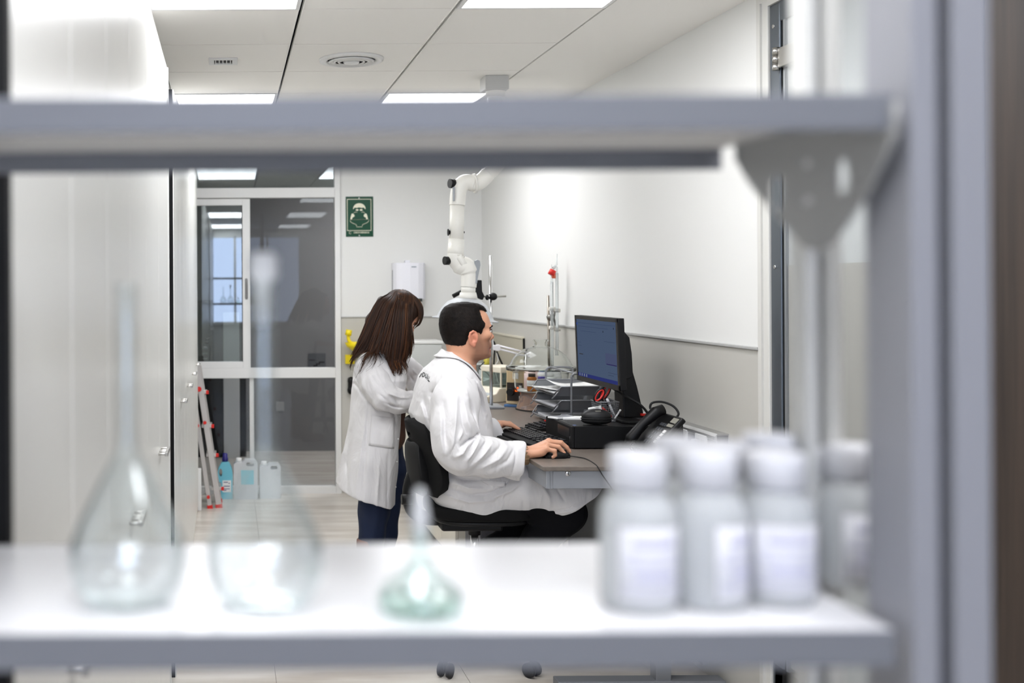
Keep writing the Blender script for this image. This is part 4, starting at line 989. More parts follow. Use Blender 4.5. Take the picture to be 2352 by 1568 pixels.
# ------------------------------------------------------------------ extraction arm
D5 = 5.5
m_arm = mat('extraction_arm_white', (240, 238, 230), 0.35)
ea2 = thing('extraction_arm', 'white jointed fume extraction arm with clear hood from the ceiling', 'extraction arm', (PX(1140, 5.48), 5.48, ZC))
R_ = 0.0365
bxm = MB().box(PX(1112, 5.48), PX(1166, 5.48), 5.43, 5.55, PZ(212, 5.48), ZC)
bxm.build('ceiling_mount', mat('mount_grey', (196, 196, 194), 0.45), ea2, bevel=0.004)
MB().cyl((PX(1140, D5), D5, ZC - .10), (PX(1140, D5), D5, ZC - .02), 0.05, n=24).build('mount_collar', m_arm, ea2)
MB().tube(arc([P(1140, 205, D5), P(1142, 250, D5), P(1180, 300, D5), P(1175, 345, D5), P(1140, 385, D5), P(1112, 412, D5)], 8), R_, n=24).build('upper_tube', m_arm, ea2)
MB().tube(arc([P(1122, 402, D5), P(1110, 415, D5), P(1096, 424, D5), P(1082, 424, D5)], 6), [R_ * 1.1] * 19, n=24).build('upper_elbow', m_arm, ea2)
MB().tube(arc([P(1088, 424, D5), P(1070, 421, D5), P(1058, 432, D5), P(1053, 452, D5), P(1051, 474, D5)], 6), [R_ * 1.12] * 25, n=24).build('upper_joint', m_arm, ea2)
MB().tube([P(1091, 424, D5) + Vector((-.004, 0, 0)), P(1091, 424, D5) + Vector((.006, 0, .001))], R_ * 1.42, n=28).build('joint_ring', m_arm, ea2)
MB().tube([P(1051, 470, D5), P(1049, 560, D5)], R_, n=24).build('middle_tube', m_arm, ea2)
MB().tube([P(1049, 552, D5), P(1047, 578, D5), P(1047, 590, D5)], [R_ * 1.1, R_ * 1.14, R_ * 1.16], n=24).build('lower_sleeve', m_arm, ea2)
MB().tube(arc([P(1047, 586, D5), P(1047, 598, D5), P(1056, 610, D5), P(1070, 616, D5), P(1077, 630, D5), P(1077, 648, D5), P(1076, 662, D5)], 6), [R_ * 1.16] * 12 + [R_ * 1.35] * 12 + [R_ * 1.1] * 13, n=24).build('lower_joint', m_arm, ea2)
MB().tube([P(1052, 607, D5), P(1064, 600, D5)], R_ * 1.42, n=28).build('joint_ring', m_arm, ea2)
MB().tube([P(1076, 658, D5), P(1075, 676, D5)], R_, n=24).build('lower_tube', m_arm, ea2)
MB().tube([P(1075, 674, D5), P(1075, 681, D5), P(1075, 689, D5)], [R_ * 1.12, R_ * 1.22, R_ * 1.32], n=24).build('hood_collar', m_arm, ea2)
for x, y, r in ((1039, 424, .024), (1026, 601, .022)):
    c = P(x, y, D5 - .01)
    MB().tube([c + Vector((-.012, -.004, 0)), c + Vector((.012, .004, 0))], r, n=20).build('joint_knob', m_black, ea2)
    MB().tube([c + Vector((.01, .004, 0)), c + Vector((.045, .006, .004))], r * .9, n=20).build('knob_boss', m_arm, ea2)
MB().cyl(P(1030, 536, D5), P(1037, 536, D5), 0.009, 0.016, n=16).build('tension_knob', m_black, ea2)
MB().cyl(P(1031, 536, D5) + Vector((-.004, 0, 0)), P(1031, 536, D5), 0.018, n=16).build('tension_knob', m_black, ea2)
MB().cyl(P(1036, 536, D5), P(1044, 536, D5), 0.005, n=12).build('tension_screw', m_black, ea2)
MB().cyl(P(1066, 536, D5 - .01), P(1067.5, 536, D5 - .01), 0.005, n=12).build('tension_screw', m_black, ea2)
m_lev = mat('lever_grey', (160, 164, 168), 0.35)
MB().prism([(PX(1037, D5), PZ(434, D5)), (PX(1042, D5), PZ(434, D5)), (PX(1041, D5), PZ(466, D5)), (PX(1037.5, D5), PZ(466, D5))], 'y', D5 - .05, D5 - .035).build('lever', m_lev, ea2, bevel=0.002)
MB().prism([(PX(1088, D5), PZ(602, D5)), (PX(1094, D5), PZ(599, D5)), (PX(1100, D5), PZ(602, D5)), (PX(1101, D5), PZ(612, D5)), (PX(1095, D5), PZ(640, D5)), (PX(1093, D5), PZ(654, D5)), (PX(1089, D5), PZ(654, D5)), (PX(1090, D5), PZ(622, D5)), (PX(1087, D5), PZ(610, D5))], 'y', D5 - .03, D5 - .01).build('lever', m_lev, ea2, bevel=0.003)
# translucent hood, slightly tilted
hc = P(1072, 688, D5)
HR = Matrix.Rotation(math.radians(5), 3, 'Y')
prof = [(0.170, -0.112), (0.168, -0.107), (0.144, -0.100), (0.138, -0.085), (0.122, -0.052), (0.096, -0.022), (0.066, -0.006), (0.046, 0.0)]
inner = [(r - .0025, z - .001) for r, z in prof]
MB().lathe(hc, prof + list(reversed(inner)) + [prof[0]], 48, M=HR).build('hood', mat('hood_translucent', (240, 242, 244), 0.3, trans=0.5, ior=1.1), ea2)

# ------------------------------------------------------------------ office chair
CXc, CYc, ZSe = 1.055, 4.60, 0.676
ch = thing('office_chair', 'black swivel work chair with tall gas column under the seated man', 'chair', (CXc, CYc, 0))
m_fab = mat('chair_fabric_black', (9, 9, 10), 0.8, spec=0.25, bump=0.2, bscale=700)
seat = []
for k in range(40):
    a = 2 * math.pi * k / 40; c_, s_ = math.cos(a), math.sin(a)
    seat.append((CXc + 0.015 + 0.225 * math.copysign(abs(c_) ** .62, c_), CYc + 0.215 * math.copysign(abs(s_) ** .62, s_)))
MB().prism(seat, 'z', ZSe - 0.055, ZSe, True).build('seat', m_fab, ch, bevel=0.018, seg=4)
sp = [(CXc + (x - CXc) * .9, CYc + (y - CYc) * .9) for x, y in seat]
MB().prism(sp, 'z', ZSe - 0.075, ZSe - 0.055, True).build('seat_pan', m_black, ch, bevel=0.006)
BOX('mechanism', m_black, ch, CXc - .16, CXc + .10, CYc - .10, CYc + .10, ZSe - .115, ZSe - .075, bevel=0.01)
# backrest: curved plate with a grip slot
def back_grid(prof, hw, bow, name, m, th, slot=None, nw=16):
    vs = []; fs = []; nv = len(prof)
    for i, (x, z, h) in enumerate(prof):
        for k in range(nw + 1):
            u = -1 + 2 * k / nw
            vs.append((x + bow * u * u, CYc + u * h, z))
    for i in range(nv - 1):
        for k in range(nw):
            if slot and slot(i, k): continue
            a0 = i * (nw + 1) + k
            fs.append((a0, a0 + 1, a0 + nw + 2, a0 + nw + 1))
    o = MB().add(vs, fs, True).build(name, m, ch, solid=th); o.modifiers['thickness'].offset = 0
    md = o.modifiers.new('round', 'BEVEL'); md.width = min(abs(th) * .42, .014); md.segments = 3; md.limit_method = 'ANGLE'; md.angle_limit = math.radians(50)
    return o
bp_ = [(x - .0175, z, h) for x, z, h in ((.790, 1.024, .07), (.793, 1.012, .125), (.796, .995, .160), (.801, .977, .182), (.808, .955, .200), (.824, .92, .216), (.840, .87, .230), (.850, .83, .236), (.853, .79, .236), (.850, .76, .226), (.845, .738, .195), (.842, .728, .15))]
back_grid(bp_, .2, .05, 'backrest', m_fab, 0.035, slot=lambda i, k: i == 3 and 6 <= k <= 9)
sh_ = [(0.790, 0.925, .085), (0.784, 0.905, .115), (0.785, 0.87, .130), (0.790, 0.82, .140), (0.797, 0.77, .142), (0.802, 0.738, .13), (0.804, 0.728, .11)]
back_grid(sh_, .15, .03, 'back_shell', mat('chair_shell', (14, 14, 15), 0.6, spec=0.3), 0.05)
MB().tube(arc([(0.80, CYc, 0.80), (0.775, CYc, 0.72), (0.785, CYc, 0.64), (0.84, CYc, 0.60), (0.93, CYc, 0.595)], 6), 0.030, n=12).build('back_bar', m_black, ch)
kn = P(933, 1152, 4.50)
MB().cyl((kn.x - .02, 4.53, kn.z), (kn.x + .03, 4.53, kn.z), 0.022, n=20).build('tilt_knob', m_black, ch)
MB().cyl((CXc, CYc, ZSe - .15), (CXc, CYc, ZSe - .09), 0.026, n=20).build('column_cover', m_black, ch)
MB().cyl((CXc, CYc, 0.30), (CXc, CYc, ZSe - .11), 0.017, n=20).build('gas_column', m_chrome, ch)
MB().cyl((CXc, CYc, 0.09), (CXc, CYc, 0.32), 0.027, n=20).build('column_tube', m_black, ch)
MB().tube([(CXc + .21 * math.cos(k * .2618), CYc + .21 * math.sin(k * .2618), 0.33) for k in range(24)], 0.011, n=8, closed=True).build('foot_ring', m_chrome, ch)
for k in range(3):
    a = 2 * math.pi * k / 3
    MB().tube([(CXc + .02 * math.cos(a), CYc + .02 * math.sin(a), .31), (CXc + .21 * math.cos(a), CYc + .21 * math.sin(a), .33)], 0.008, n=8).build('ring_spoke', m_chrome, ch)
for k in range(5):
    a = math.radians(-54 + 72 * k)
    ex, ey = CXc + .30 * math.cos(a), CYc + .30 * math.sin(a)
    l_ = MB().tube([(CXc, CYc, .105), (CXc + .15 * math.cos(a), CYc + .15 * math.sin(a), .10), (ex, ey, .078)], [.024, .022, .016], n=10).build('base_leg', m_black, ch)
    MB().cyl((ex - .012 * math.sin(a), ey + .012 * math.cos(a), .03), (ex - .026 * math.sin(a), ey + .026 * math.cos(a), .03), .03, n=18).build('castor', m_rub, l_)
    MB().cyl((ex + .012 * math.sin(a), ey - .012 * math.cos(a), .03), (ex + .026 * math.sin(a), ey - .026 * math.cos(a), .03), .03, n=18).build('castor', m_rub, l_)
    MB().cyl((ex, ey, .03), (ex, ey, .075), .009, n=10).build('castor_stem', m_black, l_)
gb = BOX('storage_box', mat('box_charcoal', (74, 74, 80), 0.5), None, 1.28, 1.42, 5.45, 5.80, 0, 0.36, bevel=0.006); tag(gb, 'charcoal plastic storage box on the floor under the bench', 'box')
# ================================================================== PEOPLE (signed-distance modelling)
V3 = lambda *a: np.array(a, dtype=np.float64)
def vnp(v): return np.array([v[0], v[1], v[2]], dtype=np.float64)
class Prim:
    def __init__(s, f, c, r, k=0.01, op='u'):
        s.f = f; s.c = np.array(c, float); s.r = float(r); s.k = k; s.op = op
def cap(a, b, ra, rb, k=0.01, op='u', flat=None):
    a = vnp(a); b = vnp(b); ba = b - a; L2 = max(ba @ ba, 1e-12)
    def f(p):
        q_ = p - a
        h = np.clip(q_ @ ba / L2, 0, 1)
        e_ = q_ - h[:, None] * ba
        return np.sqrt((e_ * e_).sum(1)) - (ra + (rb - ra) * h)
    return Prim(f, (a + b) / 2, math.sqrt(L2) / 2 + max(ra, rb), k, op)
def ellp(c, r, k=0.01, op='u', R=None):
    c = vnp(c); r = np.array(r, float)
    def f(p):
        q_ = p - c
        if R is not None: q_ = q_ @ R
        k0 = np.sqrt(((q_ / r) ** 2).sum(1)); k1 = np.sqrt(((q_ / (r * r)) ** 2).sum(1)) + 1e-9
        return k0 * (k0 - 1) / k1
    return Prim(f, c, r.max(), k, op)
def plane(n, d0, k=0.004):
    """removes everything on the positive side of n.p > d0"""
    n = np.array(n, float); n = n / np.linalg.norm(n)
    return Prim(lambda p: d0 - p @ n, (0, 0, 0), 1e6, k, 's')
def slices(z, xf, xb, hw, cy=0.0, p=2.2, k=0.01, cf=0.5, op='u'):
    z = np.array(z, float); o_ = np.argsort(z); z = z[o_]
    xf = np.array(xf, float)[o_]; xb = np.array(xb, float)[o_]; hw = np.array(hw, float)[o_]
    cyv = np.full(len(z), cy) if np.isscalar(cy) else np.array(cy, float)[o_]
    def f(P_):
        zz = np.clip(P_[:, 2], z[0], z[-1])
        a = np.interp(zz, z, xf); b = np.interp(zz, z, xb); h = np.interp(zz, z, hw); cc = np.interp(zz, z, cyv)
        c = b + (a - b) * cf
        dx = P_[:, 0] - c; rx = np.where(dx > 0, a - c, c - b); rx = np.maximum(rx, 1e-4)
        v = ((np.abs(dx) / rx) ** p + (np.abs(P_[:, 1] - cc) / h) ** p) ** (1 / p)
        d = (v - 1) * np.minimum(rx, h)
        dz = np.maximum(P_[:, 2] - z[-1], z[0] - P_[:, 2])
        return np.maximum(d, dz)
    c = (0.5 * (xf.max() + xb.min()), cyv.mean(), 0.5 * (z[0] + z[-1]))
    r = math.sqrt((0.5 * (xf.max() - xb.min())) ** 2 + hw.max() ** 2 + (0.5 * (z[-1] - z[0])) ** 2)
    return Prim(f, c, r, k, op)
def xform(prims, o, R, s=1.0):
    o = vnp(o); R = np.array(R, float); out = []
    for q_ in prims:
        def f(p, q_=q_): return q_.f((p - o) @ R / s) * s
        out.append(Prim(f, o + R @ (q_.c * s), q_.r * s, q_.k * s, q_.op))
    return out
def comb(d, e_, k, op):
    if op == 'u':
        h = np.clip(0.5 + 0.5 * (d - e_) / k, 0, 1)
        return d + (e_ - d) * h - k * h * (1 - h)
    h = np.clip(0.5 - 0.5 * (d + e_) / k, 0, 1)
    return d + (-e_ - d) * h + k * h * (1 - h)
def sdf_eval(prims, p, disp=None, c=None, rad=None):
    d = np.full(len(p), 1.0)
    for q_ in prims:
        if c is not None and np.linalg.norm(q_.c - c) > q_.r + rad + q_.k * 2 + 0.02: continue
        d = comb(d, q_.f(p), q_.k, q_.op)
    if disp is not None: d = d + disp(p)
    return d
CORN = np.array([(i, j, k) for i in (0, 1) for j in (0, 1) for k in (0, 1)])
EDG = [(a, b) for a in range(8) for b in range(a + 1, 8) if np.abs(CORN[a] - CORN[b]).sum() == 1]
def sdf_mesh(prims, res, disp=None, lo=None, hi=None, smooth=1):
    us = [q_ for q_ in prims if q_.op == 'u']
    if lo is None:
        lo = np.min([q_.c - q_.r for q_ in us], 0) - 0.02; hi = np.max([q_.c + q_.r for q_ in us], 0) + 0.02
    B = 16; bs = B * res
    nb = np.ceil((hi - lo) / bs).astype(int)
    idx = np.stack(np.meshgrid(*[np.arange(n) for n in nb], indexing='ij'), -1).reshape(-1, 3)
    cen = lo + (idx + 0.5) * bs
    dc = np.concatenate([sdf_eval(prims, cen[i:i + 20000], disp) for i in range(0, len(cen), 20000)])
    idx = idx[np.abs(dc) < bs * 0.87 * 1.9]
    g = np.arange(B + 1)
    lat = np.stack(np.meshgrid(g, g, g, indexing='ij'), -1).reshape(-1, 3)
    keys = []; poss = []; v0s = []; vals = []
    N = nb * B + 1
    for bi in idx:
        base = bi * B
        p = lo + (base + lat) * res
        d = sdf_eval(prims, p, disp, lo + (bi + 0.5) * bs, bs * 0.87)
        if d.min() > 0 or d.max() < 0: continue
        D_ = d.reshape(B + 1, B + 1, B + 1)
        cv = np.stack([D_[i:i + B, j:j + B, k:k + B] for i, j, k in CORN], -1).reshape(-1, 8)
        neg = cv < 0; act = neg.any(1) & ~neg.all(1)
        if not act.any(): continue
        ci = lat.reshape(B + 1, B + 1, B + 1, 3)[:B, :B, :B].reshape(-1, 3)[act] + base
        keys.append((ci[:, 0] * N[1] + ci[:, 1]) * N[2] + ci[:, 2]); poss.append(ci); vals.append(cv[act])
    keys = np.concatenate(keys); ci = np.concatenate(poss); cv = np.concatenate(vals)
    o_ = np.argsort(keys); keys = keys[o_]; ci = ci[o_]; cv = cv[o_]
    acc = np.zeros((len(keys), 3)); cnt = np.zeros(len(keys))
    for a, b in EDG:
        m = (cv[:, a] < 0) != (cv[:, b] < 0)
        t = cv[m, a] / (cv[m, a] - cv[m, b])
        acc[m] += CORN[a] + (CORN[b] - CORN[a]) * t[:, None]; cnt[m] += 1
    vert = lo + (ci + acc / cnt[:, None]) * res
    quads = []
    stp = [N[1] * N[2], N[2], 1]; cidx = [4, 2, 1]
    for ax_ in range(3):
        b_, c_ = (ax_ + 1) % 3, (ax_ + 2) % 3
        m = (cv[:, 0] < 0) != (cv[:, cidx[ax_]] < 0)
        k0 = keys[m]; me = np.nonzero(m)[0]
        def look(k_):
            i = np.clip(np.searchsorted(keys, k_), 0, len(keys) - 1)
            return np.where(keys[i] == k_, i, -1)
        i1 = look(k0 - stp[b_]); i2 = look(k0 - stp[b_] - stp[c_]); i3 = look(k0 - stp[c_])
        ok = (i1 >= 0) & (i2 >= 0) & (i3 >= 0)
        qd = np.stack([me, i1, i2, i3], 1)[ok]
        fl_ = (cv[m, 0] < 0)[ok]
        qd[~fl_] = qd[~fl_][:, ::-1]
        quads.append(qd)
    quads = np.concatenate(quads)
    for _ in range(smooth):
        s_ = np.zeros_like(vert); n_ = np.zeros(len(vert))
        for a in range(4):
            for b in ((a + 1) % 4, (a - 1) % 4):
                np.add.at(s_, quads[:, a], vert[quads[:, b]]); np.add.at(n_, quads[:, a], 1)
        ok = n_ > 0
        vert[ok] = 0.5 * vert[ok] + 0.5 * s_[ok] / n_[ok][:, None]
    return vert, quads
def np_object(name, vert, quads, material, parent=None, cols=None):
    me = bpy.data.meshes.new(name)
    me.vertices.add(len(vert)); me.vertices.foreach_set('co', vert.astype(np.float32).ravel())
    me.loops.add(quads.size); me.loops.foreach_set('vertex_index', quads.astype(np.int32).ravel())
    me.polygons.add(len(quads))
    me.polygons.foreach_set('loop_start', np.arange(0, quads.size, 4, dtype=np.int32))
    me.polygons.foreach_set('use_smooth', np.ones(len(quads), dtype=bool))
    me.update(calc_edges=True); me.validate()
    if cols is not None:
        at_ = me.color_attributes.new('Col', 'FLOAT_COLOR', 'POINT')
        c4 = np.ones((len(vert), 4), np.float32); c4[:, :3] = cols
        at_.data.foreach_set('color', c4.ravel())
    return link(name, me, material, parent)
def chain(pts, rs, k=0.01, op='u'):
    return [cap(pts[i], pts[i + 1], rs[i], rs[i + 1], k, op) for i in range(len(pts) - 1)]
def fold_field(folds):
    """cloth folds: ridges (+) and creases (-) along polylines in the XZ plane, limited to a depth range"""
    segs = []
    for pts, D, amp, w, yl, yh in folds:
        q_ = [vnp(P(x, y, D))[[0, 2]] for x, y in pts]
        segs.append((np.array(q_), amp, w, yl, yh))
    def f(p):
        out = np.zeros(len(p)); xz = p[:, [0, 2]]
        for q_, amp, w, yl, yh in segs:
            lo_ = q_.min(0) - 3 * w; hi_ = q_.max(0) + 3 * w
            m = (xz[:, 0] > lo_[0]) & (xz[:, 0] < hi_[0]) & (xz[:, 1] > lo_[1]) & (xz[:, 1] < hi_[1]) & (p[:, 1] > yl) & (p[:, 1] < yh)
            if not m.any(): continue
            s_ = xz[m]; best = np.full(len(s_), 9.0); tt = np.zeros(len(s_)); n = len(q_) - 1
            for i in range(n):
                ba = q_[i + 1] - q_[i]; h = np.clip((s_ - q_[i]) @ ba / max(ba @ ba, 1e-9), 0, 1)
                dd = np.linalg.norm(s_ - q_[i] - h[:, None] * ba, axis=1)
                b = dd < best; best[b] = dd[b]; tt[b] = (i + h[b]) / n
            out[m] -= 1.9 * amp * np.exp(-(best / (w * .72)) ** 1.35) * np.sqrt(np.clip(np.sin(np.pi * np.clip(tt, .06, .94)), 0, 1))
        return out
    return f
def waves(amp, freqs, seed):
    r_ = np.random.RandomState(seed)
    ks = [(r_.normal(size=3) * fq, r_.rand() * 6.28, amp * (0.6 + 0.8 * r_.rand())) for fq in freqs]
    return lambda p: sum(a * np.sin(p @ k_ + ph) for k_, ph, a in ks)

# ---------------------------------------------------------------- head, shared by both people
def mm(*a): return tuple(v * 0.001 for v in a)
SK_Z = [119, 117.5, 113, 100, 80, 60, 40, 24, 8, -10, -30, -50, -75, -95, -110, -120, -125]
SK_F = [-4, 8, 38, 66, 84, 94, 100, 104, 97, 95, 95, 96, 95, 95, 90, 74, 52]
SK_B = [-12, -24, -58, -84, -99, -106, -108, -108, -106, -102, -95, -86, -68, -46, -24, -4, 6]
SK_W = [4, 16, 42, 58, 70, 76, 78, 78, 77, 74, 72, 69, 65, 58, 47, 34, 18]
def skull(grow=0.0):
    g = grow
    return slices([v * .001 * (1 + (g / .119 if v > 0 else 0)) for v in SK_Z], [v * .001 + g for v in SK_F], [v * .001 - g for v in SK_B], [v * .001 + g for v in SK_W], 0.0, 2.25, 0.012, 0.52)
def head_prims():
    H = [skull()]
    H += [ellp(mm(92, 0, 19), mm(11, 46, 9), .014)]                                   # brow ridge
    H += [ellp(mm(70, s * 50, -14), mm(24, 20, 18), .02) for s in (-1, 1)]            # cheekbones
    H += [ellp(mm(100, s * 33, 4), mm(14, 17, 11), .012, 's') for s in (-1, 1)]       # eye sockets
    H += [ellp(mm(84, s * 32, 3), mm(12.5, 13, 12.5), .004) for s in (-1, 1)]         # lids over eyeballs
    H += [cap(mm(96, 0, 12), mm(107, 0, -20), .007, .0095, .010), ellp(mm(110, 0, -24), mm(10.5, 10, 9), .006)]
    H += [ellp(mm(100, s * 13, -29), mm(10, 7, 8), .006) for s in (-1, 1)]
    H += [ellp(mm(104, s * 7, -37), mm(5, 3.5, 3.5), .003, 's') for s in (-1, 1)]     # nostrils
    H += [ellp(mm(94, 0, -54), mm(12, 26, 16), .012)]
    H += [ellp(mm(99, 0, -66), mm(8.5, 22, 5.5), .005), ellp(mm(97, 0, -81), mm(9, 19, 6.5), .005)]
    H += [cap(mm(105, -20, -73.5), mm(105, 20, -73.5), .002, .002, .003, 's')]
    H += [ellp(mm(89, 0, -101), mm(16, 21, 15), .014)]
    for s in (-1, 1):                                                                  # ears
        yb = s * 75
        R = np.array(Matrix.Rotation(math.radians(12), 3, 'Y') @ Matrix.Rotation(math.radians(s * 16), 3, 'Z'))
        H += [ellp(mm(8, yb + s * 5, -26), mm(19, 6.5, 30), .006, 'u', R)]
        hp_ = [(16, 7, 1), (4, 10, 5), (-8, 12, -2), (-13, 12, -18), (-9, 10, -36), (0, 6, -50), (9, 5, -56), (15, 4, -50)]
        H += chain([mm(u, yb + s * w, z) for u, w, z in hp_], [.0042, .0046, .0048, .0046, .0044, .0062, .0068, .004], .004)
        H += [ellp(mm(6, yb + s * 13, -26), mm(9, 7, 15), .004, 's', R), ellp(mm(12, yb + s * 12, -30), mm(5, 9, 7), .004, 's')]
        H += [ellp(mm(18, yb + s * 4, -30), mm(4, 5, 8), .004)]
        H += [cap(mm(-3, yb + s * 9, -10), mm(-4, yb + s * 8, -34), .0028, .0028, .004)]
    return H
m_skin = mat('skin', (205, 150, 120), 0.45, attr='Col', sss=0.08, bump=0.05, bscale=900)
def skin_cols(vert, o, R, s, stubble=1.0):
    L = (vert - vnp(o)) @ np.array(R) / s * 1000
    base = np.array(lin((208, 154, 124))[:3]); c = np.tile(base, (len(vert), 1))
    def mix(m, col):
        c[:] = c * (1 - m[:, None]) + np.array(lin(col)[:3]) * m[:, None]
    u, y, w = L[:, 0], L[:, 1], L[:, 2]
    near = (np.abs(u) < 140) & (np.abs(y) < 100) & (w > -140)
    sig = lambda t: 1 / (1 + np.exp(-np.clip(t, -30, 30)))
    jaw = sig((-36 - w) / 9) * sig((u - 22 + np.maximum(0, -50 - w) * .3) / 7) * near
    side = sig((u - 24) / 5) * sig((46 - u) / 5) * sig((-14 - w) / 6) * near
    lipm = sig(4 - np.abs(w + 73) / 3.2 + 0) * sig((u - 92) / 2) * sig((24 - np.abs(y)) / 3) * near
    mix(np.clip(jaw * .62 + side * .45, 0, .72) * stubble, (128, 92, 74))
    mix(lipm * .6, (176, 100, 88))
    ear = near * sig((np.abs(y) - 78) / 1.5) * sig((30 - np.abs(u - 4)) / 3)
    mix(ear * .45, (206, 112, 92))
    mix(sig((u - 104) / 3) * sig((w + 40) / 4) * sig((10 - w) / 4) * near * .3, (206, 120, 96))
    return c
EYE_P = {}
def add_eyes(o, R, s, parent):
    M4 = Matrix.Translation(Vector(o)) @ Matrix(np.array(R).tolist()).to_4x4() @ Matrix.Scale(s, 4)
    for sd in (-1, 1):
        e_ = MB().ell(mm(88.5, sd * 33, 2.5), mm(11.2, 11.2, 8.2)).build('eye', mat('eye_white', (226, 222, 216), 0.2), parent, M=M4)
        MB().ell(mm(97.5, sd * 33.5, 2.5), mm(2.6, 5.2, 5.2)).build('iris', mat('iris_brown', (38, 24, 16), 0.15), e_, M=M4)
        MB().tube([M4 @ Vector(mm(*q_)) for q_ in ((88, sd * 46, 7), (95, sd * 42, 10), (99, sd * 33, 11.5), (99, sd * 24, 9))], [.0012, .0022, .0024, .0014], n=6).build('eyelid', mat('lash_dark', (60, 38, 28), 0.6), e_)
        br = arc([M4 @ Vector(mm(*q_)) for q_ in ((84, sd * 52, 16), (94, sd * 44, 22), (102, sd * 30, 25), (105, sd * 14, 22))], 4)
        MB().tube(br, [.0018, .0026, .0032, .0036, .0038, .004, .004, .004, .0042, .0042, .0042, .004, .003][:len(br)], n=7).build('eyebrow', mat('brow_hair', (34, 24, 19), 0.8), parent)

# ---------------------------------------------------------------- cloth and hair materials
m_coat = mat('lab_coat_cotton', (219, 217, 217), 0.85, bump=0.12, bscale=900, sheen=0.03, bump2=(7.0, 0.6, 0.022, (1.6, 1.0, 0.7)))
m_trs = mat('trousers_black', (7, 7, 11), 0.85, spec=0.2)
m_jean = mat('jeans_navy', (20, 34, 62), 0.8, bump=0.1, bscale=900)
m_hair = mat('hair_near_black', (26, 19, 15), 0.6, spec=0.2, bump=0.6, bscale=260, stretch=(0.5, 2.0, 1.2), noise=1, nscale=60, col2=(15, 11, 9))
m_boot = mat('boot_brown', (120, 66, 34), 0.5)

# ================================================================== SEATED MAN
DM = 4.60
HO = P(1071.2, 764.2, DM); HRm = np.array(Matrix.Rotation(math.radians(3), 3, 'Z'))
DMn = 4.32
W_ = P(1207, 1043, 4.325)
man = head = xform(head_prims(), HO, HRm)
neck = [cap(HO + Vector(mm(-22, 0, -62)), HO + Vector(mm(-34, 0, -200)), .058, .068, .03)]
torso_in = chain([P(1040, 872, DM), P(1035, 960, DM), P(1055, 1070, DM), P(1062, 1112, DM)], [.085, .12, .12, .12], .05)
torso_in += chain([P(1042, 880, DM), P(1052, 905, 4.42), P(1043, 1030, 4.315)], [.06, .05, .045], .04)
torso_in += chain([P(1042, 880, DM), P(1062, 905, 4.79), P(1085, 1000, 4.95)], [.06, .05, .045], .04)
for hipD, kn_, an_ in ((4.50, P(1300, 1176, 4.475), P(1185, 1290, 4.5)), (4.70, P(1292, 1166, 4.72), P(1115, 1265, 4.74))):
    torso_in += chain([P(1064, 1112, hipD), kn_, an_], [.07, .05, .035], .03)
# right hand on the mouse
def PH(x, y, D): return P(x, y, D)
rh = [cap(P(1120, 1052, 4.315), P(1200, 1043, 4.322), .036, .030, .015)]
rh += [ellp(P(1212, 1042, 4.326), (.030, .027, .022), .015)]
mcp = [P(1253, 1035, 4.293), P(1255, 1026, 4.318), P(1258, 1019, 4.343), P(1259, 1017, 4.366)]
pip = [P(1272, 1039, 4.286), P(1281, 1030, 4.312), P(1286, 1021, 4.343), P(1287, 1020, 4.37)]
dip = [P(1273, 1049, 4.287), P(1292, 1043, 4.312), P(1299, 1032, 4.345), P(1300, 1031, 4.372)]
tip = [P(1268, 1054, 4.289), P(1298, 1052, 4.313), P(1306, 1041, 4.346), P(1307, 1041, 4.373)]
for i in range(4):
    r0 = (.0088, .0095, .0098, .0095)[i]
    rh += [cap(W_ + Vector((.012, (-.018, -.006, .006, .016)[i], 0)), mcp[i], .017, .0125, .014)]
    rh += [cap(mcp[i], pip[i], r0 * 1.12, r0, .004), cap(pip[i], dip[i], r0 * .98, r0 * .88, .0035), cap(dip[i], tip[i], r0 * .88, r0 * .74, .003)]
    rh += [ellp(mcp[i] + Vector((0, 0, .004)), (.011, .0095, .009), .006)]
rh += chain([W_ + Vector((.012, .022, -.006)), P(1240, 1040, 4.378), P(1262, 1046, 4.395), P(1278, 1051, 4.392)], [.016, .014, .0105, .009], .008)
rh += [ellp(P(1232, 1045, 4.30), (.035, .018, .014), .014)]
# left hand on the keyboard
lw = P(1126, 980, 5.03)
lh = [cap(P(1092, 1000, 4.98), lw, .038, .030, .015), ellp(lw + Vector((.03, 0, .004)), (.045, .036, .018), .02)]
for i, (y0, dd) in enumerate(((0, 4.985), (3, 5.005), (7, 5.03), (12, 5.055))):
    m0 = P(1150 + 2 * i, 976 - i * .6, dd + .01); t0 = P(1191 - i * 3, 989 - i * 2.2, dd - .005)
    b0 = m0.lerp(t0, .5) + Vector((0, 0, .007))
    lh += [cap(lw + Vector((.03, dd - 5.02, .004)), m0, .016, .012, .012), cap(m0, b0, .0105, .0095, .004), cap(b0, t0, .0093, .0072, .004)]
lh += chain([lw + Vector((.015, -.02, -.004)), P(1138, 998, 4.965), P(1152, 1003, 4.95)], [.016, .0125, .009], .008)
body = head + neck + torso_in + rh + lh
v, q_ = sdf_mesh(body, 0.0032)
person1 = np_object('person', v, q_, m_skin, None, skin_cols(v, HO, HRm, 1.0))
tag(person1, 'seated person with short dark hair in white lab coat working at the computer', 'person', 'people in the laboratory')
add_eyes(HO, HRm, 1.0, person1)
# finger nails
for t_, d_ in zip(tip[:3], dip[:3]):
    n_ = (t_ - d_).normalized(); up_ = Vector((.45, -.25, .85)); up_ = (up_ - n_ * up_.dot(n_)).normalized()
    sd_ = n_.cross(up_); c = t_ + up_ * .0062 - n_ * .001
    MB().ell(c, (.0042, .0035, .0012), n=10, m=6, M=Matrix((n_, sd_, up_)).transposed()).build('fingernail', mat('nail', (226, 178, 158), 0.25), person1)
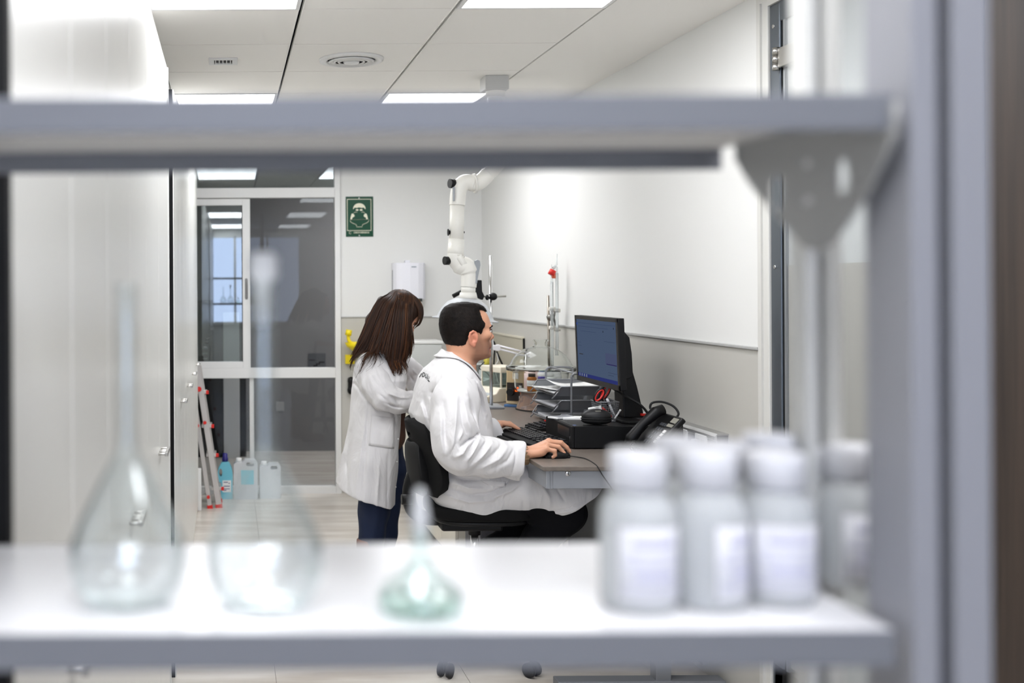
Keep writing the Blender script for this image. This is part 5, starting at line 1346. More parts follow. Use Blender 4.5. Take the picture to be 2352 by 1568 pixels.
# hair
def poly_sd(poly):
    A = np.array(poly, float); Bv = np.roll(A, -1, 0)
    def f(x, z):
        p = np.stack([x, z], 1); best = np.full(len(p), 1e9); inside = np.zeros(len(p), bool)
        for a, b in zip(A, Bv):
            e_ = b - a; w = p - a; h = np.clip(w @ e_ / (e_ @ e_), 0, 1)
            best = np.minimum(best, ((w - h[:, None] * e_) ** 2).sum(1))
            c1 = p[:, 1] >= a[1]; c2 = p[:, 1] < b[1]; c3 = e_[0] * w[:, 1] > e_[1] * w[:, 0]
            inside ^= (c1 & c2 & c3) | (~c1 & ~c2 & ~c3)
        return np.where(inside, -1, 1) * np.sqrt(best)
    return f
hl = [(978, 288), (900, 250), (800, 236), (812, 310), (840, 400), (892, 462), (882, 500), (845, 560), (832, 615), (806, 650), (785, 612), (720, 600), (640, 590), (604, 640), (600, 700), (572, 790), (540, 838), (470, 862), (320, 855), (120, 850), (60, 500), (120, 60), (650, 20), (1040, 90), (1040, 288)]
hl = [((x - 650) * .0002638, (600 - y) * .0002638) for x, y in hl]
hf = poly_sd(hl); sk0 = skull(0.0095)
wv = waves(.00025, [160, 210, 260, 300], 3)
def hair_f(p):
    L = p
    e_ = hf(L[:, 0], L[:, 2])
    d = sk0.f(L) + wv(L) + .0085 * (1 - np.clip(-e_ / .022, 0, 1) ** .7)
    return np.maximum(d, e_ + 0.0008 * np.sin(L[:, 0] * 900 + L[:, 1] * 500) * np.cos(L[:, 2] * 700))
hair_prim = xform([Prim(hair_f, (0, 0, 0), .16, .003)], HO, HRm)
v, q_ = sdf_mesh(hair_prim, 0.0028)
ho_ = vnp(HO); Lc = (v - ho_) @ HRm; r1 = np.random.RandomState(5)
okp = np.nonzero((hf(Lc[:, 0], Lc[:, 2]) < -.005) & (np.linalg.norm(Lc - np.array([-.045, 0, .112]), axis=1) > .02))[0]; pick = r1.choice(okp, 6000); lp_ = Lc[pick]; crown = np.array([-.045, 0, .112])
nrm_ = lp_ - np.array([-.005, 0, .01]); nrm_ /= np.linalg.norm(nrm_, axis=1)[:, None]
fl_ = lp_ - crown; fl_[:, 0] += .03 * (lp_[:, 0] > .02); fl_ -= nrm_ * (fl_ * nrm_).sum(1)[:, None]; fl_ /= np.linalg.norm(fl_, axis=1)[:, None] + 1e-9
fl_ += r1.normal(size=fl_.shape) * .16 + nrm_ * .10
ln_ = .006 + .006 * r1.rand(len(pick)); sd_ = np.cross(fl_, nrm_); sd_ /= np.linalg.norm(sd_, axis=1)[:, None] + 1e-9
pa = lp_ - nrm_ * .0008; pb = pa + fl_ * ln_[:, None] * .5 + nrm_ * .0006; pc_ = pa + fl_ * ln_[:, None] - nrm_ * .0012
w0 = .0008
hv_ = np.stack([pa - sd_ * w0, pa + sd_ * w0, pb + sd_ * w0 * .8, pb - sd_ * w0 * .8, pc_ + sd_ * .0002, pc_ - sd_ * .0002], 1)
ids_ = len(v) + np.arange(len(pick))[:, None] * 6
hq = np.concatenate([ids_ + np.array([[0, 1, 2, 3]]), ids_ + np.array([[3, 2, 4, 5]])])
np_object('hair', np.concatenate([v, hv_.reshape(-1, 3) @ HRm.T + ho_]), np.concatenate([q_, hq]), m_hair, person1)

# lab coat: trunk and lap
ty = [812, 830, 850, 870, 900, 950, 1000, 1050, 1100, 1140, 1166]
tb = [1018, 996, 974, 962, 952, 943, 956, 981, 991, 988, 1000]
tf = [1034, 1048, 1070, 1092, 1107, 1119, 1124, 1128, 1142, 1160, 1168]
tw = [.04, .09, .155, .20, .218, .222, .215, .212, .215, .22, .21]
coat = [slices([PZ(y, DM) for y in ty], [PX(x, DM) for x in tf], [PX(x, DM) for x in tb], tw, DM, 2.4, .03)]
coat += chain([P(1036, 862, DM), P(1047, 884, 4.43)], [.075, .082], .05)
coat += chain([P(1040, 862, DM), P(1058, 884, 4.78)], [.075, .082], .05)
coat += chain([P(1052, 1110, 4.50), P(1190, 1118, 4.475), P(1310, 1142, 4.47), P(1360, 1160, 4.47)], [.105, .098, .096, .092], .06)
coat += chain([P(1052, 1110, 4.71), P(1190, 1114, 4.725), P(1310, 1136, 4.73), P(1360, 1156, 4.73)], [.105, .098, .096, .092], .09)
coat += [cap(P(1200, 1128, 4.6), P(1350, 1152, 4.6), .085, .085, .08)]
h0 = vnp(P(1337, 1153, 4.43)); h1 = vnp(P(1262, 1198, 4.43))
t_ = h1 - h0; nrm = np.array([-t_[2], 0, t_[0]]); nrm = nrm if nrm[0] > 0 else -nrm; nrm /= np.linalg.norm(nrm)
coat += [plane(nrm, h0 @ nrm, .006)]
under = chain([P(1290, 1168, 4.475), P(1390, 1190, 4.475)], [.078, .08], .01, 's') + chain([P(1290, 1162, 4.725), P(1390, 1186, 4.725)], [.078, .08], .01, 's')
coat += under
near = (4.2, 4.56)
folds = [
    ([(995, 905), (1003, 950), (1012, 1000)], 4.42, -.012, .012, *near), ([(984, 918), (990, 960), (1004, 990)], 4.45, .007, .010, *near),
    ([(972, 905), (976, 950), (986, 985)], 4.48, -.005, .009, *near), ([(963, 925), (968, 965)], 4.5, .005, .009, *near),
    ([(1015, 1005), (1030, 1030)], 4.42, -.007, .010, *near), ([(1012, 1040), (1026, 1062)], 4.42, .006, .008, *near),
    ([(1022, 1090), (1060, 1103), (1100, 1104)], 4.40, -.007, .010, *near), ([(1025, 1105), (1070, 1120), (1110, 1122)], 4.40, .006, .010, *near),
    ([(1030, 1122), (1075, 1138), (1120, 1132)], 4.40, -.006, .010, *near), ([(1020, 1140), (1070, 1152), (1130, 1148)], 4.40, .006, .010, *near),
    ([(1105, 1140), (1150, 1120), (1180, 1096)], 4.40, -.009, .010, *near), ([(1120, 1145), (1165, 1125), (1195, 1100)], 4.40, .008, .011, *near),
    ([(1205, 1150), (1214, 1178)], 4.4, .002, .010, *near), ([(1194, 1150), (1200, 1178)], 4.4, -.002, .008, *near),
    ([(1240, 1190), (1300, 1172), (1332, 1150)], 4.42, .003, .005, *near), ([(1236, 1184), (1294, 1166), (1326, 1146)], 4.42, -.003, .004, *near),
    ([(1230, 1105), (1250, 1140), (1255, 1175)], 4.42, .005, .014, *near), ([(1270, 1120), (1285, 1150)], 4.42, -.004, .010, *near),
    ([(1078, 868), (1096, 905), (1108, 950)], 4.5, .006, .008, 4.3, 4.62), ([(1070, 870), (1088, 910), (1100, 955)], 4.5, -.005, .007, 4.3, 4.62),
    ([(1040, 868), (1006, 890)], 4.42, -.004, .005, *near), ([(1044, 866), (1062, 876), (1074, 892)], 4.42, -.004, .005, *near),
    ([(1108, 1086), (1122, 1110), (1140, 1160)], 4.41, .0025, .004, *near),
]
ff = fold_field(folds); lw_ = waves(.0012, [14, 18, 24, 30, 38], 5)
v, q_ = sdf_mesh(coat, 0.0040, lambda p: ff(p) + lw_(p))
coat1 = np_object('lab_coat', v, q_, m_coat, person1); coat1['label'] = 'white cotton lab coat with black lettering on the back'
# sleeves
sl = chain([P(1047, 893, 4.425), P(1045, 925, 4.385), P(1042, 985, 4.335), P(1042, 1030, 4.31), P(1062, 1046, 4.305), P(1120, 1053, 4.31), P(1192, 1060, 4.325), P(1240, 1064, 4.33)], [.086, .092, .088, .080, .078, .073, .070, .070], .035)
c0 = vnp(P(1201, 1020, 4.325)); c1 = vnp(P(1188, 1101, 4.325)); t_ = c1 - c0; nrm = np.array([-t_[2], 0, t_[0]]); nrm = nrm if nrm[0] > 0 else -nrm; nrm /= np.linalg.norm(nrm)
sl += [plane(nrm, c0 @ nrm, .003)] + chain([P(1165, 1058, 4.322), P(1215, 1062, 4.33)], [.050, .066], .004, 's')
nn = (4.0, 4.36)
sf = [
    ([(1096, 1003), (1076, 1012), (1054, 1025)], 4.25, -.013, .008, *nn), ([(1092, 1012), (1078, 1028), (1070, 1045)], 4.25, -.009, .007, *nn),
    ([(1100, 1012), (1082, 1036), (1066, 1058)], 4.25, .009, .010, *nn), ([(1072, 1016), (1056, 1040), (1040, 1050)], 4.25, .009, .010, *nn),
    ([(1128, 1020), (1108, 1042), (1088, 1062)], 4.25, .008, .011, *nn), ([(1118, 1016), (1098, 1038), (1078, 1064)], 4.25, -.008, .008, *nn),
    ([(1150, 1028), (1120, 1052), (1095, 1070)], 4.25, -.007, .010, *nn), ([(1165, 1030), (1140, 1056), (1100, 1078)], 4.25, .006, .012, *nn),
    ([(1052, 915), (1045, 960), (1036, 1010), (1034, 1045)], 4.25, .009, .014, *nn), ([(1068, 930), (1072, 970), (1085, 1000)], 4.25, .007, .012, *nn),
    ([(1058, 930), (1060, 975), (1070, 1005)], 4.25, -.007, .010, *nn), ([(1080, 915), (1092, 955), (1098, 1000)], 4.25, -.006, .010, *nn),
    ([(1025, 930), (1022, 980), (1020, 1030)], 4.25, -.006, .012, *nn), ([(1085, 960), (1095, 980), (1104, 1000)], 4.26, .006, .010, *nn),
    ([(1040, 1020), (1028, 1050)], 4.25, -.006, .008, *nn), ([(1180, 1035), (1160, 1060), (1120, 1080)], 4.26, -.005, .010, *nn),
    ([(1186, 1020), (1174, 1096)], 4.26, -.0035, .004, *nn), ([(1060, 990), (1048, 1012)], 4.25, .006, .008, *nn),
    ([(1012, 950), (1008, 1000), (1012, 1040)], 4.27, .007, .012, *nn), ([(1070, 890), (1080, 930)], 4.28, .005, .010, *nn),
]
sff = fold_field(sf); lw2 = waves(.0016, [22, 30, 40, 52], 9)
v, q_ = sdf_mesh(sl, 0.0036, lambda p: sff(p) + lw2(p))
np_object('sleeve', v, q_, m_coat, coat1)
sl2 = chain([P(1060, 893, 4.775), P(1072, 950, 4.88), P(1085, 1000, 4.95), P(1110, 1003, 4.985), P(1140, 1000, 5.02), P(1165, 992, 5.04)], [.084, .085, .078, .070, .066, .062], .035)
n_ = vnp(P(1150, 990, 5.03) - P(1110, 1003, 4.985)); n_ /= np.linalg.norm(n_)
sl2 += [plane(n_, vnp(P(1134, 998, 5.01)) @ n_, .003)] + chain([P(1118, 1000, 5.0), P(1160, 992, 5.04)], [.048, .06], .004, 's')
v, q_ = sdf_mesh(sl2, 0.0045, waves(.0025, [22, 30, 40, 60], 4))
np_object('sleeve', v, q_, m_coat, coat1)
# knitted cuff, collar, pocket, lettering
cfm = MB(); a0 = P(1178, 1046, 4.323); a1 = P(1209, 1043, 4.325); ax_ = (a1 - a0).normalized()
u_ = Vector((0, 1, 0)); w_ = ax_.cross(u_); vs = []; fs = []; n = 72
cA = P(1178, 1050, 4.323); cB = P(1208.5, 1047, 4.325)
for i in range(2):
    c = (cA, cB)[i]
    for k in range(n):
        a = 2 * math.pi * k / n; r = (.041, .039)[i] + .0016 * math.cos(k * math.pi / 2)
        vs.append(c + u_ * r * .9 * math.cos(a) + w_ * r * math.sin(a))
for k in range(n): fs.append((k, (k + 1) % n, n + (k + 1) % n, n + k))
cfm.add(vs, fs, True).build('sweater_cuff', mat('knit_brown', (150, 122, 92), 0.85), person1, solid=.004, label='brown ribbed sweater cuff')
def collar(top_b, top_f, low_b, low_f, hw0, hw1, D, name, parent, gap=0.0, cloth=None):
    vs = []; fs = []; n = 44
    rows = 5
    for r in range(rows):
        t = r / (rows - 1)
        for k in range(n + 1):
            a = -math.pi + gap + (2 * math.pi - 2 * gap) * k / n        # 0 = back
            cs, sn = math.cos(a), math.sin(a)
            def ring(b, f_, hw):
                pb = P(b[0], b[1], D); pf = P(f_[0], f_[1], D); c = (pb + pf) / 2
                return c + (pb - c) * cs + Vector((0, hw * sn, 0))
            p0 = ring(top_b, top_f, hw0); p1 = ring(low_b, low_f, hw1)
            bulge = math.sin(math.pi * t) * .006
            p = p0.lerp(p1, t); d_ = (p - P(1040, 850, D)); d_.z = 0
            if d_.length > 1e-6: p += d_.normalized() * bulge
            vs.append(p)
    for r in range(rows - 1):
        for k in range(n): fs.append((r * (n + 1) + k, r * (n + 1) + k + 1, (r + 1) * (n + 1) + k + 1, (r + 1) * (n + 1) + k))
    if cloth is not None:
        A_ = np.array([vnp(p) for p in vs]); keep = np.arange(len(A_)) >= 2 * (n + 1)
        for _ in range(5):
            d = sdf_eval(cloth, A_); h_ = 1e-3
            g_ = np.stack([sdf_eval(cloth, A_ + h_ * np.eye(3)[i]) - d for i in range(3)], 1) / h_
            g_ /= np.linalg.norm(g_, axis=1)[:, None] + 1e-9
            A_[keep] += (g_ * np.clip(.0075 - d, 0, .03)[:, None])[keep]
        vs = [Vector(p) for p in A_]
    return MB().add(vs, fs, True).build(name, m_coat, parent, solid=.005)
collar((1014, 803), (1086, 858), (1003, 826), (1092, 880), .073, .103, DM, 'collar', coat1, .12, coat)
from mathutils.bvhtree import BVHTree
def bvh_of(o):
    me = o.data
    return BVHTree.FromPolygons([v.co for v in me.vertices], [tuple(p.vertices) for p in me.polygons])
CAMP = Vector((0, 0, HC))
def on_cloth(tree, x, y, off=.0012):
    d = (P(x, y, 1.0) - CAMP).normalized()
    h, n_, _, _ = tree.ray_cast(CAMP, d)
    if h is None: return None
    return h + n_ * off if n_.dot(d) < 0 else h - n_ * off
def drape(name, tree, o2d, parent, material, th=.0008):
    """lay a flat pixel-space mesh (verts as x, y pixels) on the cloth it is printed on or sewn to"""
    pass
def text_on(name, tree, body_, size, cx, cy, ang, parent, material, xs=1.0, shear=0.0):
    cu = bpy.data.curves.new(name, 'FONT'); cu.body = body_; cu.size = size; cu.align_x = 'CENTER'; cu.align_y = 'CENTER'; cu.offset = size * .02; cu.shear = shear
    tmp = bpy.data.objects.new('tmp', cu); COL.objects.link(tmp)
    dg = bpy.context.evaluated_depsgraph_get(); dg.update()
    me = bpy.data.meshes.new_from_object(tmp.evaluated_get(dg)); bpy.data.objects.remove(tmp)
    ca, sa = math.cos(ang), math.sin(ang); ok = True
    for v in me.vertices:
        x, y = v.co.x * xs, -v.co.y
        h = on_cloth(tree, cx + x * ca - y * sa, cy + x * sa + y * ca, .0022)
        if h is None: ok = False; continue
        v.co = h
    me.materials.clear(); me.materials.append(material)
    return link(name, me, None, parent)
tree1 = bvh_of(coat1)
m_ink = mat('ink_black', (18, 18, 20), 0.6)
for ch_, x, y, sz, an_, xs in (('I', 965, 864.5, 15, .45, .7), ('D', 972, 863.5, 15, .2, .62), ('U', 978.6, 866.5, 15, .25, .5), ('A', 982, 870.5, 15, .35, .25), ('L', 984.8, 873, 15, .40, .42), ('.', 987, 874, 18, .40, .8)):
    text_on('lettering', tree1, ch_, sz, x, y, an_, coat1, m_ink, xs, .15)
def patch_on(name, tree, corners, parent, material, n=10, th=.0016):
    vs = []; fs = []
    for i in range(n + 1):
        for j in range(n + 1):
            u, w = i / n, j / n
            x = (corners[0][0] * (1 - u) + corners[1][0] * u) * (1 - w) + (corners[3][0] * (1 - u) + corners[2][0] * u) * w
            y = (corners[0][1] * (1 - u) + corners[1][1] * u) * (1 - w) + (corners[3][1] * (1 - u) + corners[2][1] * u) * w
            h = on_cloth(tree, x, y, .0010)
            if h is None: return None
            vs.append(h)
    for i in range(n):
        for j in range(n): a = i * (n + 1) + j; fs.append((a, a + 1, a + n + 2, a + n + 1))
    return MB().add(vs, fs, True).build(name, material, parent, solid=th)
patch_on('pocket', tree1, [(1101, 1106), (1158, 1108), (1160, 1122), (1117, 1116)], coat1, m_coat)

# trousers and shoes
tr_ = []
for hipD, kn_, an_ in ((4.50, P(1298, 1182, 4.475), P(1190, 1290, 4.5)), (4.70, P(1288, 1172, 4.725), P(1118, 1268, 4.74))):
    tr_ += chain([P(1064, 1116, hipD), kn_, P((kn_.x * 0 + (1240 if hipD < 4.6 else 1195)), (1240 if hipD < 4.6 else 1225), (kn_.y + an_.y) / 2), an_], [.085, .080, .070, .055], .02)
v, q_ = sdf_mesh(tr_, 0.005, waves(.0015, [24, 34, 44], 2))
np_object('trousers', v, q_, m_trs, person1)
for an_, D in ((P(1190, 1290, 4.5), 4.5), (P(1118, 1268, 4.74), 4.74)):
    s_ = [cap(an_, an_ + Vector((.01, 0, -.06)), .045, .045, .02), cap(an_ + Vector((.0, 0, -.07)), an_ + Vector((.14, -.01, -.095)), .042, .034, .02), plane((0, 0, -1), -(an_.z - .118), .004)]
    v, q_ = sdf_mesh(s_, 0.006); np_object('shoe', v, q_, m_blackm, person1)

# ================================================================== STANDING WOMAN
DW = 5.5
HRw = np.array(Matrix.Rotation(math.radians(38), 3, 'Y'))      # head bent forward
HOw = P(917, 727, DW)
headw = xform(head_prims(), HOw, HRw, 0.90)
hv = Matrix(HRw.tolist())
neckw = [cap(HOw + hv @ Vector(mm(-24, 0, -50)), P(872, 812, DW), .052, .06, .03)]
inw = chain([P(868, 820, DW), P(868, 900, DW), P(868, 990, DW)], [.08, .085, .075], .05)
inw += chain([P(866, 838, DW), P(846, 848, 5.345), P(878, 918, 5.29), P(948, 928, 5.38)], [.06, .045, .04, .028], .03)
inw += chain([P(872, 838, DW), P(905, 836, 5.66), P(955, 866, 5.74), P(962, 905, 5.66)], [.06, .045, .04, .028], .03)
# hands at the work, hidden from here behind the seated person but present
for (hx, hy, hD, s) in ((962, 929, 5.42, 1), (972, 918, 5.60, -1)):
    hw_ = P(hx - 16, hy, hD - .03); pl_ = P(hx, hy + 1, hD)
    inw += [cap(hw_, pl_, .026, .030, .015)]
    for i in range(4):
        b = pl_ + Vector((.03, (i - 1.5) * .019, -.004)); inw += [cap(pl_ + Vector((.0, (i - 1.5) * .012, 0)), b, .012, .0095, .008), cap(b, b + Vector((.028, 0, -.016)), .009, .008, .003), cap(b + Vector((.028, 0, -.016)), b + Vector((.038, 0, -.036)), .008, .007, .003)]
    inw += chain([pl_ + Vector((-.01, s * .025, -.004)), pl_ + Vector((.02, s * .045, -.012)), pl_ + Vector((.045, s * .04, -.02))], [.013, .010, .008], .006)
LEGN = [P(862, 990, 5.41), P(856, 1170, 5.40), P(846, 1300, 5.40)]
LEGF = [P(880, 990, 5.60), P(896, 1080, 5.60), P(880, 1230, 5.62), P(872, 1290, 5.64)]
inw += chain(LEGN, [.07, .05, .035], .02) + chain(LEGF, [.07, .055, .045, .035], .02)
bodyw = headw + neckw + inw
v, q_ = sdf_mesh(bodyw, 0.0042)
person2 = np_object('person', v, q_, m_skin, None, skin_cols(v, HOw, HRw, 0.90, 0.0))
tag(person2, 'standing person with long brown hair in white lab coat bending over the bench', 'person', 'people in the laboratory')
add_eyes(HOw, HRw, 0.90, person2)
# face mask below the nose
M4 = Matrix.Translation(HOw) @ hv.to_4x4() @ Matrix.Scale(.9, 4)
vs = []; fs = []
for i in range(9):
    for k in range(17):
        w = -36 - 82 * i / 8; a = -1.25 + 2.5 * k / 16
        rr = 18 * math.sin(math.pi * i / 8) + 106 - 10 * (i / 8)
        vs.append(M4 @ Vector(mm(rr * math.cos(a) * (1.06 if abs(a) < .5 else 1), 84 * math.sin(a), w)))
for i in range(8):
    for k in range(16): a = i * 17 + k; fs.append((a, a + 1, a + 18, a + 17))
MB().add(vs, fs, True).build('face_mask', m_paper, person2, solid=.0015, label='white face mask')

# coat
wy = [800, 815, 830, 845, 870, 900, 920, 950, 1000, 1060, 1115, 1150, 1180]
wb_ = [850, 832, 820, 814, 811, 808, 807, 803, 796, 783, 770, 765, 762]
wf = [890, 908, 922, 930, 934, 928, 923, 920, 917, 911, 906, 904, 902]
ww_ = [.06, .105, .155, .185, .195, .18, .172, .175, .195, .215, .235, .245, .25]
cw = [slices([PZ(y, DW) for y in wy], [PX(x, DW) for x in wf], [PX(x, DW) for x in wb_], ww_, DW, 2.3, .03)]
cw += chain([P(868, 836, DW), P(846, 850, 5.36)], [.07, .075], .04) + chain([P(875, 832, DW), P(900, 838, 5.64)], [.07, .072], .04)
hb = vnp(P(767, 1116, DW)); hfp = vnp(P(904, 1171, 5.33)); sl_ = (hfp[2] - hb[2]) / (hfp[0] - hb[0])
nrm = np.array([sl_, 0, -1.0]); nrm /= np.linalg.norm(nrm)
cw += [plane(nrm, hb @ nrm, .004)]
cw += [slices([PZ(y, DW) for y in (1075, 1095, 1130, 1200)], [PX(x, DW) - .022 for x in (908, 908, 906, 902)], [PX(x, DW) + .024 for x in (796, 783, 770, 762)], [.10, .185, .207, .222], DW, 2.3, .004, op='s')]
nw = (4.9, 5.5)
fw = [
    ([(842, 925), (834, 1000), (824, 1060), (812, 1140)], 5.3, .005, .010, *nw), ([(848, 930), (842, 1010), (834, 1080), (826, 1150)], 5.3, -.004, .008, *nw),
    ([(815, 880), (830, 900), (842, 925)], 5.33, -.006, .009, *nw), ([(822, 872), (845, 905), (868, 935)], 5.31, -.007, .009, *nw),
    ([(795, 1020), (785, 1080), (778, 1120)], 5.35, .006, .014, *nw), ([(808, 1000), (800, 1070), (795, 1130)], 5.33, -.005, .012, *nw),
    ([(870, 1060), (866, 1110), (862, 1160)], 5.28, .005, .014, *nw), ([(890, 1050), (888, 1110), (886, 1165)], 5.29, -.004, .012, *nw),
    ([(850, 870), (880, 915)], 5.3, .004, .01, *nw), ([(880, 935), (905, 955), (912, 985)], 5.32, -.005, .010, *nw),
]
fwf = fold_field(fw); lw3 = waves(.002, [12, 16, 22, 30], 11)
v, q_ = sdf_mesh(cw, 0.0048, lambda p: fwf(p) + lw3(p))
coat2 = np_object('lab_coat', v, q_, m_coat, person2); coat2['label'] = 'knee-length white lab coat with back belt'
s3 = chain([P(847, 850, 5.36), P(862, 885, 5.31), P(880, 914, 5.285), P(910, 922, 5.31), P(950, 927, 5.40), P(975, 927, 5.44)], [.074, .070, .062, .056, .052, .05], .03)
n_ = vnp(P(950, 927, 5.40) - P(910, 922, 5.31)); n_ /= np.linalg.norm(n_); s3 += [plane(n_, vnp(P(948, 927, 5.395)) @ n_, .003)]
f3 = fold_field([([(862, 860), (885, 900), (915, 918)], 5.25, .005, .010, 4.9, 5.4), ([(880, 925), (905, 935), (930, 940)], 5.25, -.006, .008, 4.9, 5.4), ([(868, 905), (890, 925)], 5.25, -.006, .008, 4.9, 5.4),
                 ([(890, 905), (920, 915), (945, 916)], 5.26, .005, .008, 4.9, 5.5), ([(850, 862), (866, 890)], 5.27, -.004, .008, 4.9, 5.4), ([(900, 912), (915, 940)], 5.26, -.005, .008, 4.9, 5.4)])
l3 = waves(.0016, [26, 36, 48], 8)
v, q_ = sdf_mesh(s3, 0.0042, lambda p: f3(p) + l3(p)); np_object('sleeve', v, q_, m_coat, coat2)
s4 = chain([P(900, 838, 5.64), P(930, 848, 5.70), P(950, 862, 5.73), P(958, 885, 5.70), P(962, 903, 5.66), P(966, 920, 5.63)], [.07, .062, .056, .052, .05, .05], .03)
s4 += [plane((0, 0, -1), -PZ(905, 5.66), .003)]
f4 = fold_field([([(945, 850), (955, 862)], 5.68, .006, .008, 5.5, 5.9), ([(935, 858), (950, 880)], 5.68, -.006, .008, 5.5, 5.9)])
v, q_ = sdf_mesh(s4, 0.0045, f4); np_object('sleeve', v, q_, m_coat, coat2)
tree2 = bvh_of(coat2)
patch_on('pocket', tree2, [(852, 955), (904, 961), (902, 1032), (845, 1024)], coat2, m_coat, th=.003)
patch_on('back_belt', tree2, [(806.8, 889), (818, 891), (817, 911), (805.8, 909)], coat2, m_coat, n=6, th=.004)
text_on('lettering', tree2, 's.', 10, 921.5, 858, .1, coat2, m_ink)
for y in (958, 1010, 1062, 1120):
    h = on_cloth(tree2, 915 - (y - 958) * .055, y)
    if h: MB().ell(h, (.004, .003, .004), n=10, m=6).build('button', m_whitep, coat2)
# collar of the coat at the nape
collar((846, 800), (898, 838), (838, 815), (908, 852), .066, .09, DW, 'collar', coat2, .2, cw)
# jeans and boots
jn = chain(LEGN, [.095, .076, .058], .03) + chain(LEGF, [.088, .074, .064, .056], .03)
v, q_ = sdf_mesh(jn, 0.006, waves(.0012, [24, 34, 44], 6)); np_object('jeans', v, q_, m_jean, person2)
sw_ = chain([P(872, 870, DW), P(880, 930, DW), P(886, 1000, DW)], [.09, .105, .098], .04)
v, q_ = sdf_mesh(sw_, 0.006); np_object('sweater', v, q_, mat('sweater_brown', (78, 52, 40), 0.9), person2)
for a_ in (LEGN[-1], LEGF[-1]):
    zt = PZ(1238, a_.y)
    b = [cap((a_.x - .005, a_.y, zt - .02), (a_.x - .01, a_.y, .09), .062, .052, .02), cap((a_.x - .02, a_.y, .055), (a_.x + .13, a_.y - .01, .045), .052, .042, .03), plane((0, 0, -1), -0.003, .004), plane((0, 0, 1), zt, .004)]
    v, q_ = sdf_mesh(b, 0.006); np_object('boot', v, q_, m_boot, person2)

# long hair: locks following guide curves over a dark under-mass
GU = [  # px paths (crown -> tip), depth offsets from the head's middle plane toward the camera
    ([(905, 677), (872, 690), (848, 728), (826, 778), (807, 815)], [0, .05, .075, .085, .09]),
    ([(908, 676.5), (880, 692), (858, 738), (838, 790), (816, 830)], [.01, .085, .11, .12, .125]),
    ([(911, 676), (890, 698), (870, 748), (852, 800), (836, 842)], [.015, .10, .13, .15, .165]),
    ([(913, 676), (896, 702), (877, 754), (861, 802), (846, 838)], [.02, .105, .14, .16, .175]),
    ([(914, 676), (899, 702), (884, 750), (872, 782), (862, 800)], [.02, .105, .14, .155, .165]),
    ([(917, 676.5), (906, 705), (895, 756), (886, 792), (880, 814)], [.02, .105, .14, .155, .165]),
    ([(919, 676.5), (911, 706), (903, 766), (896, 815), (894, 850)], [.02, .105, .14, .16, .165]),
    ([(922, 677.5), (917, 708), (911, 768), (905, 822), (902, 861)], [.02, .105, .14, .15, .16]),
    ([(928, 680), (928, 710), (924, 772), (917, 825), (908, 852)], [.02, .105, .135, .135, .14]),
    ([(934, 683), (938, 712), (936, 765), (932, 812), (922, 838)], [.02, .10, .115, .11, .11]),
    ([(938, 685), (945, 712), (941, 755), (945, 795), (930, 832)], [.02, .085, .09, .07, .06]),
]
FR = [([(936, 684), (950, 696), (960, 718), (958, 738), (948, 752)], [.02, .06, .07, .07, .06]), ([(942, 687), (958, 702), (965.5, 724), (963, 742), (955, 751)], [.01, .03, .03, .025, .02]), ([(944, 687), (960, 704), (966, 726), (964, 742), (957, 750)], [-.01, -.02, -.03, -.03, -.03])]
GUF = [([(x + 3, y) for x, y in g[0]], [-v * .9 for v in g[1]]) for g in GU[:3] + GU[7:]]
rs_ = np.random.RandomState(12)
def gpath(g, ext=.2):
    p = np.array([vnp(P(x, y, DW - d)) for (x, y), d in zip(*g)])
    p[-1] += ext * (p[-1] - p[-2])
    return p
LOCKS = {}
def strand_set(guides, n, jit, r0, inner=0.0, locks=None):
    """hairs between neighbouring guides; they gather into locks of different length toward the tips"""
    gp = [gpath(g) for g in guides]; out = []; G = len(gp) - 1
    nl = locks or max(3, int(G * 2.2))
    lk2 = [((i + .5 + .5 * (rs_.rand() - .5)) / nl * G, .86 + .20 * rs_.rand(), rs_.normal(size=3) * .008) for i in range(nl)]
    for _ in range(n):
        t = rs_.rand() * G
        li = min(range(nl), key=lambda i: abs(lk2[i][0] - t) + .15 * rs_.rand()); tl, Ll, sh = lk2[li]
        n0 = len(gp[0]); p = np.zeros((n0, 3))
        for j in range(n0):
            s_ = j / (n0 - 1); tj = t * (1 - .88 * s_ ** 2) + tl * .88 * s_ ** 2
            i = min(int(tj), G - 1); f_ = tj - i
            p[j] = gp[i][j] * (1 - f_) + gp[i + 1][j] * f_
        L = Ll * (.93 + .14 * rs_.rand())
        off = rs_.normal(size=3) * jit; off[1] += inner * rs_.rand()
        curl = rs_.normal(size=3) * jit * .8 + sh
        tt = np.linspace(0, 1, n0)
        p = p + off[None] * (0.25 + .6 * tt[:, None] * (1 - .5 * tt[:, None])) + curl[None] * (tt[:, None] ** 2)
        q2 = np.array([vnp(v) for v in arc([Vector(v) for v in p], 5)])
        m = max(5, int(len(q2) * min(L, 1)))
        out.append((q2[:m], r0 * (.6 + .8 * rs_.rand())))
    return out
st_ = strand_set(GU, 900, .0045, .0034, locks=26) + strand_set(GU, 420, .009, .0034, inner=.05, locks=12) + strand_set(FR, 150, .003, .003, locks=5) + strand_set(GUF, 220, .010, .0045)
VV = []; QQ = []; CC = []; nb_ = 0
sk3 = xform([skull(0.0)], HOw, HRw, .90)[0]; hoc = vnp(HOw)
allp = np.concatenate([a for a, _ in st_]); dd_ = sk3.f(allp); out_ = allp - hoc; out_ /= np.linalg.norm(out_, axis=1)[:, None] + 1e-9
push = np.clip(.016 + .006 * rs_.rand(len(allp)) * 0 - dd_, 0, .05); allp = allp + out_ * push[:, None]
cl_ = cw + s3
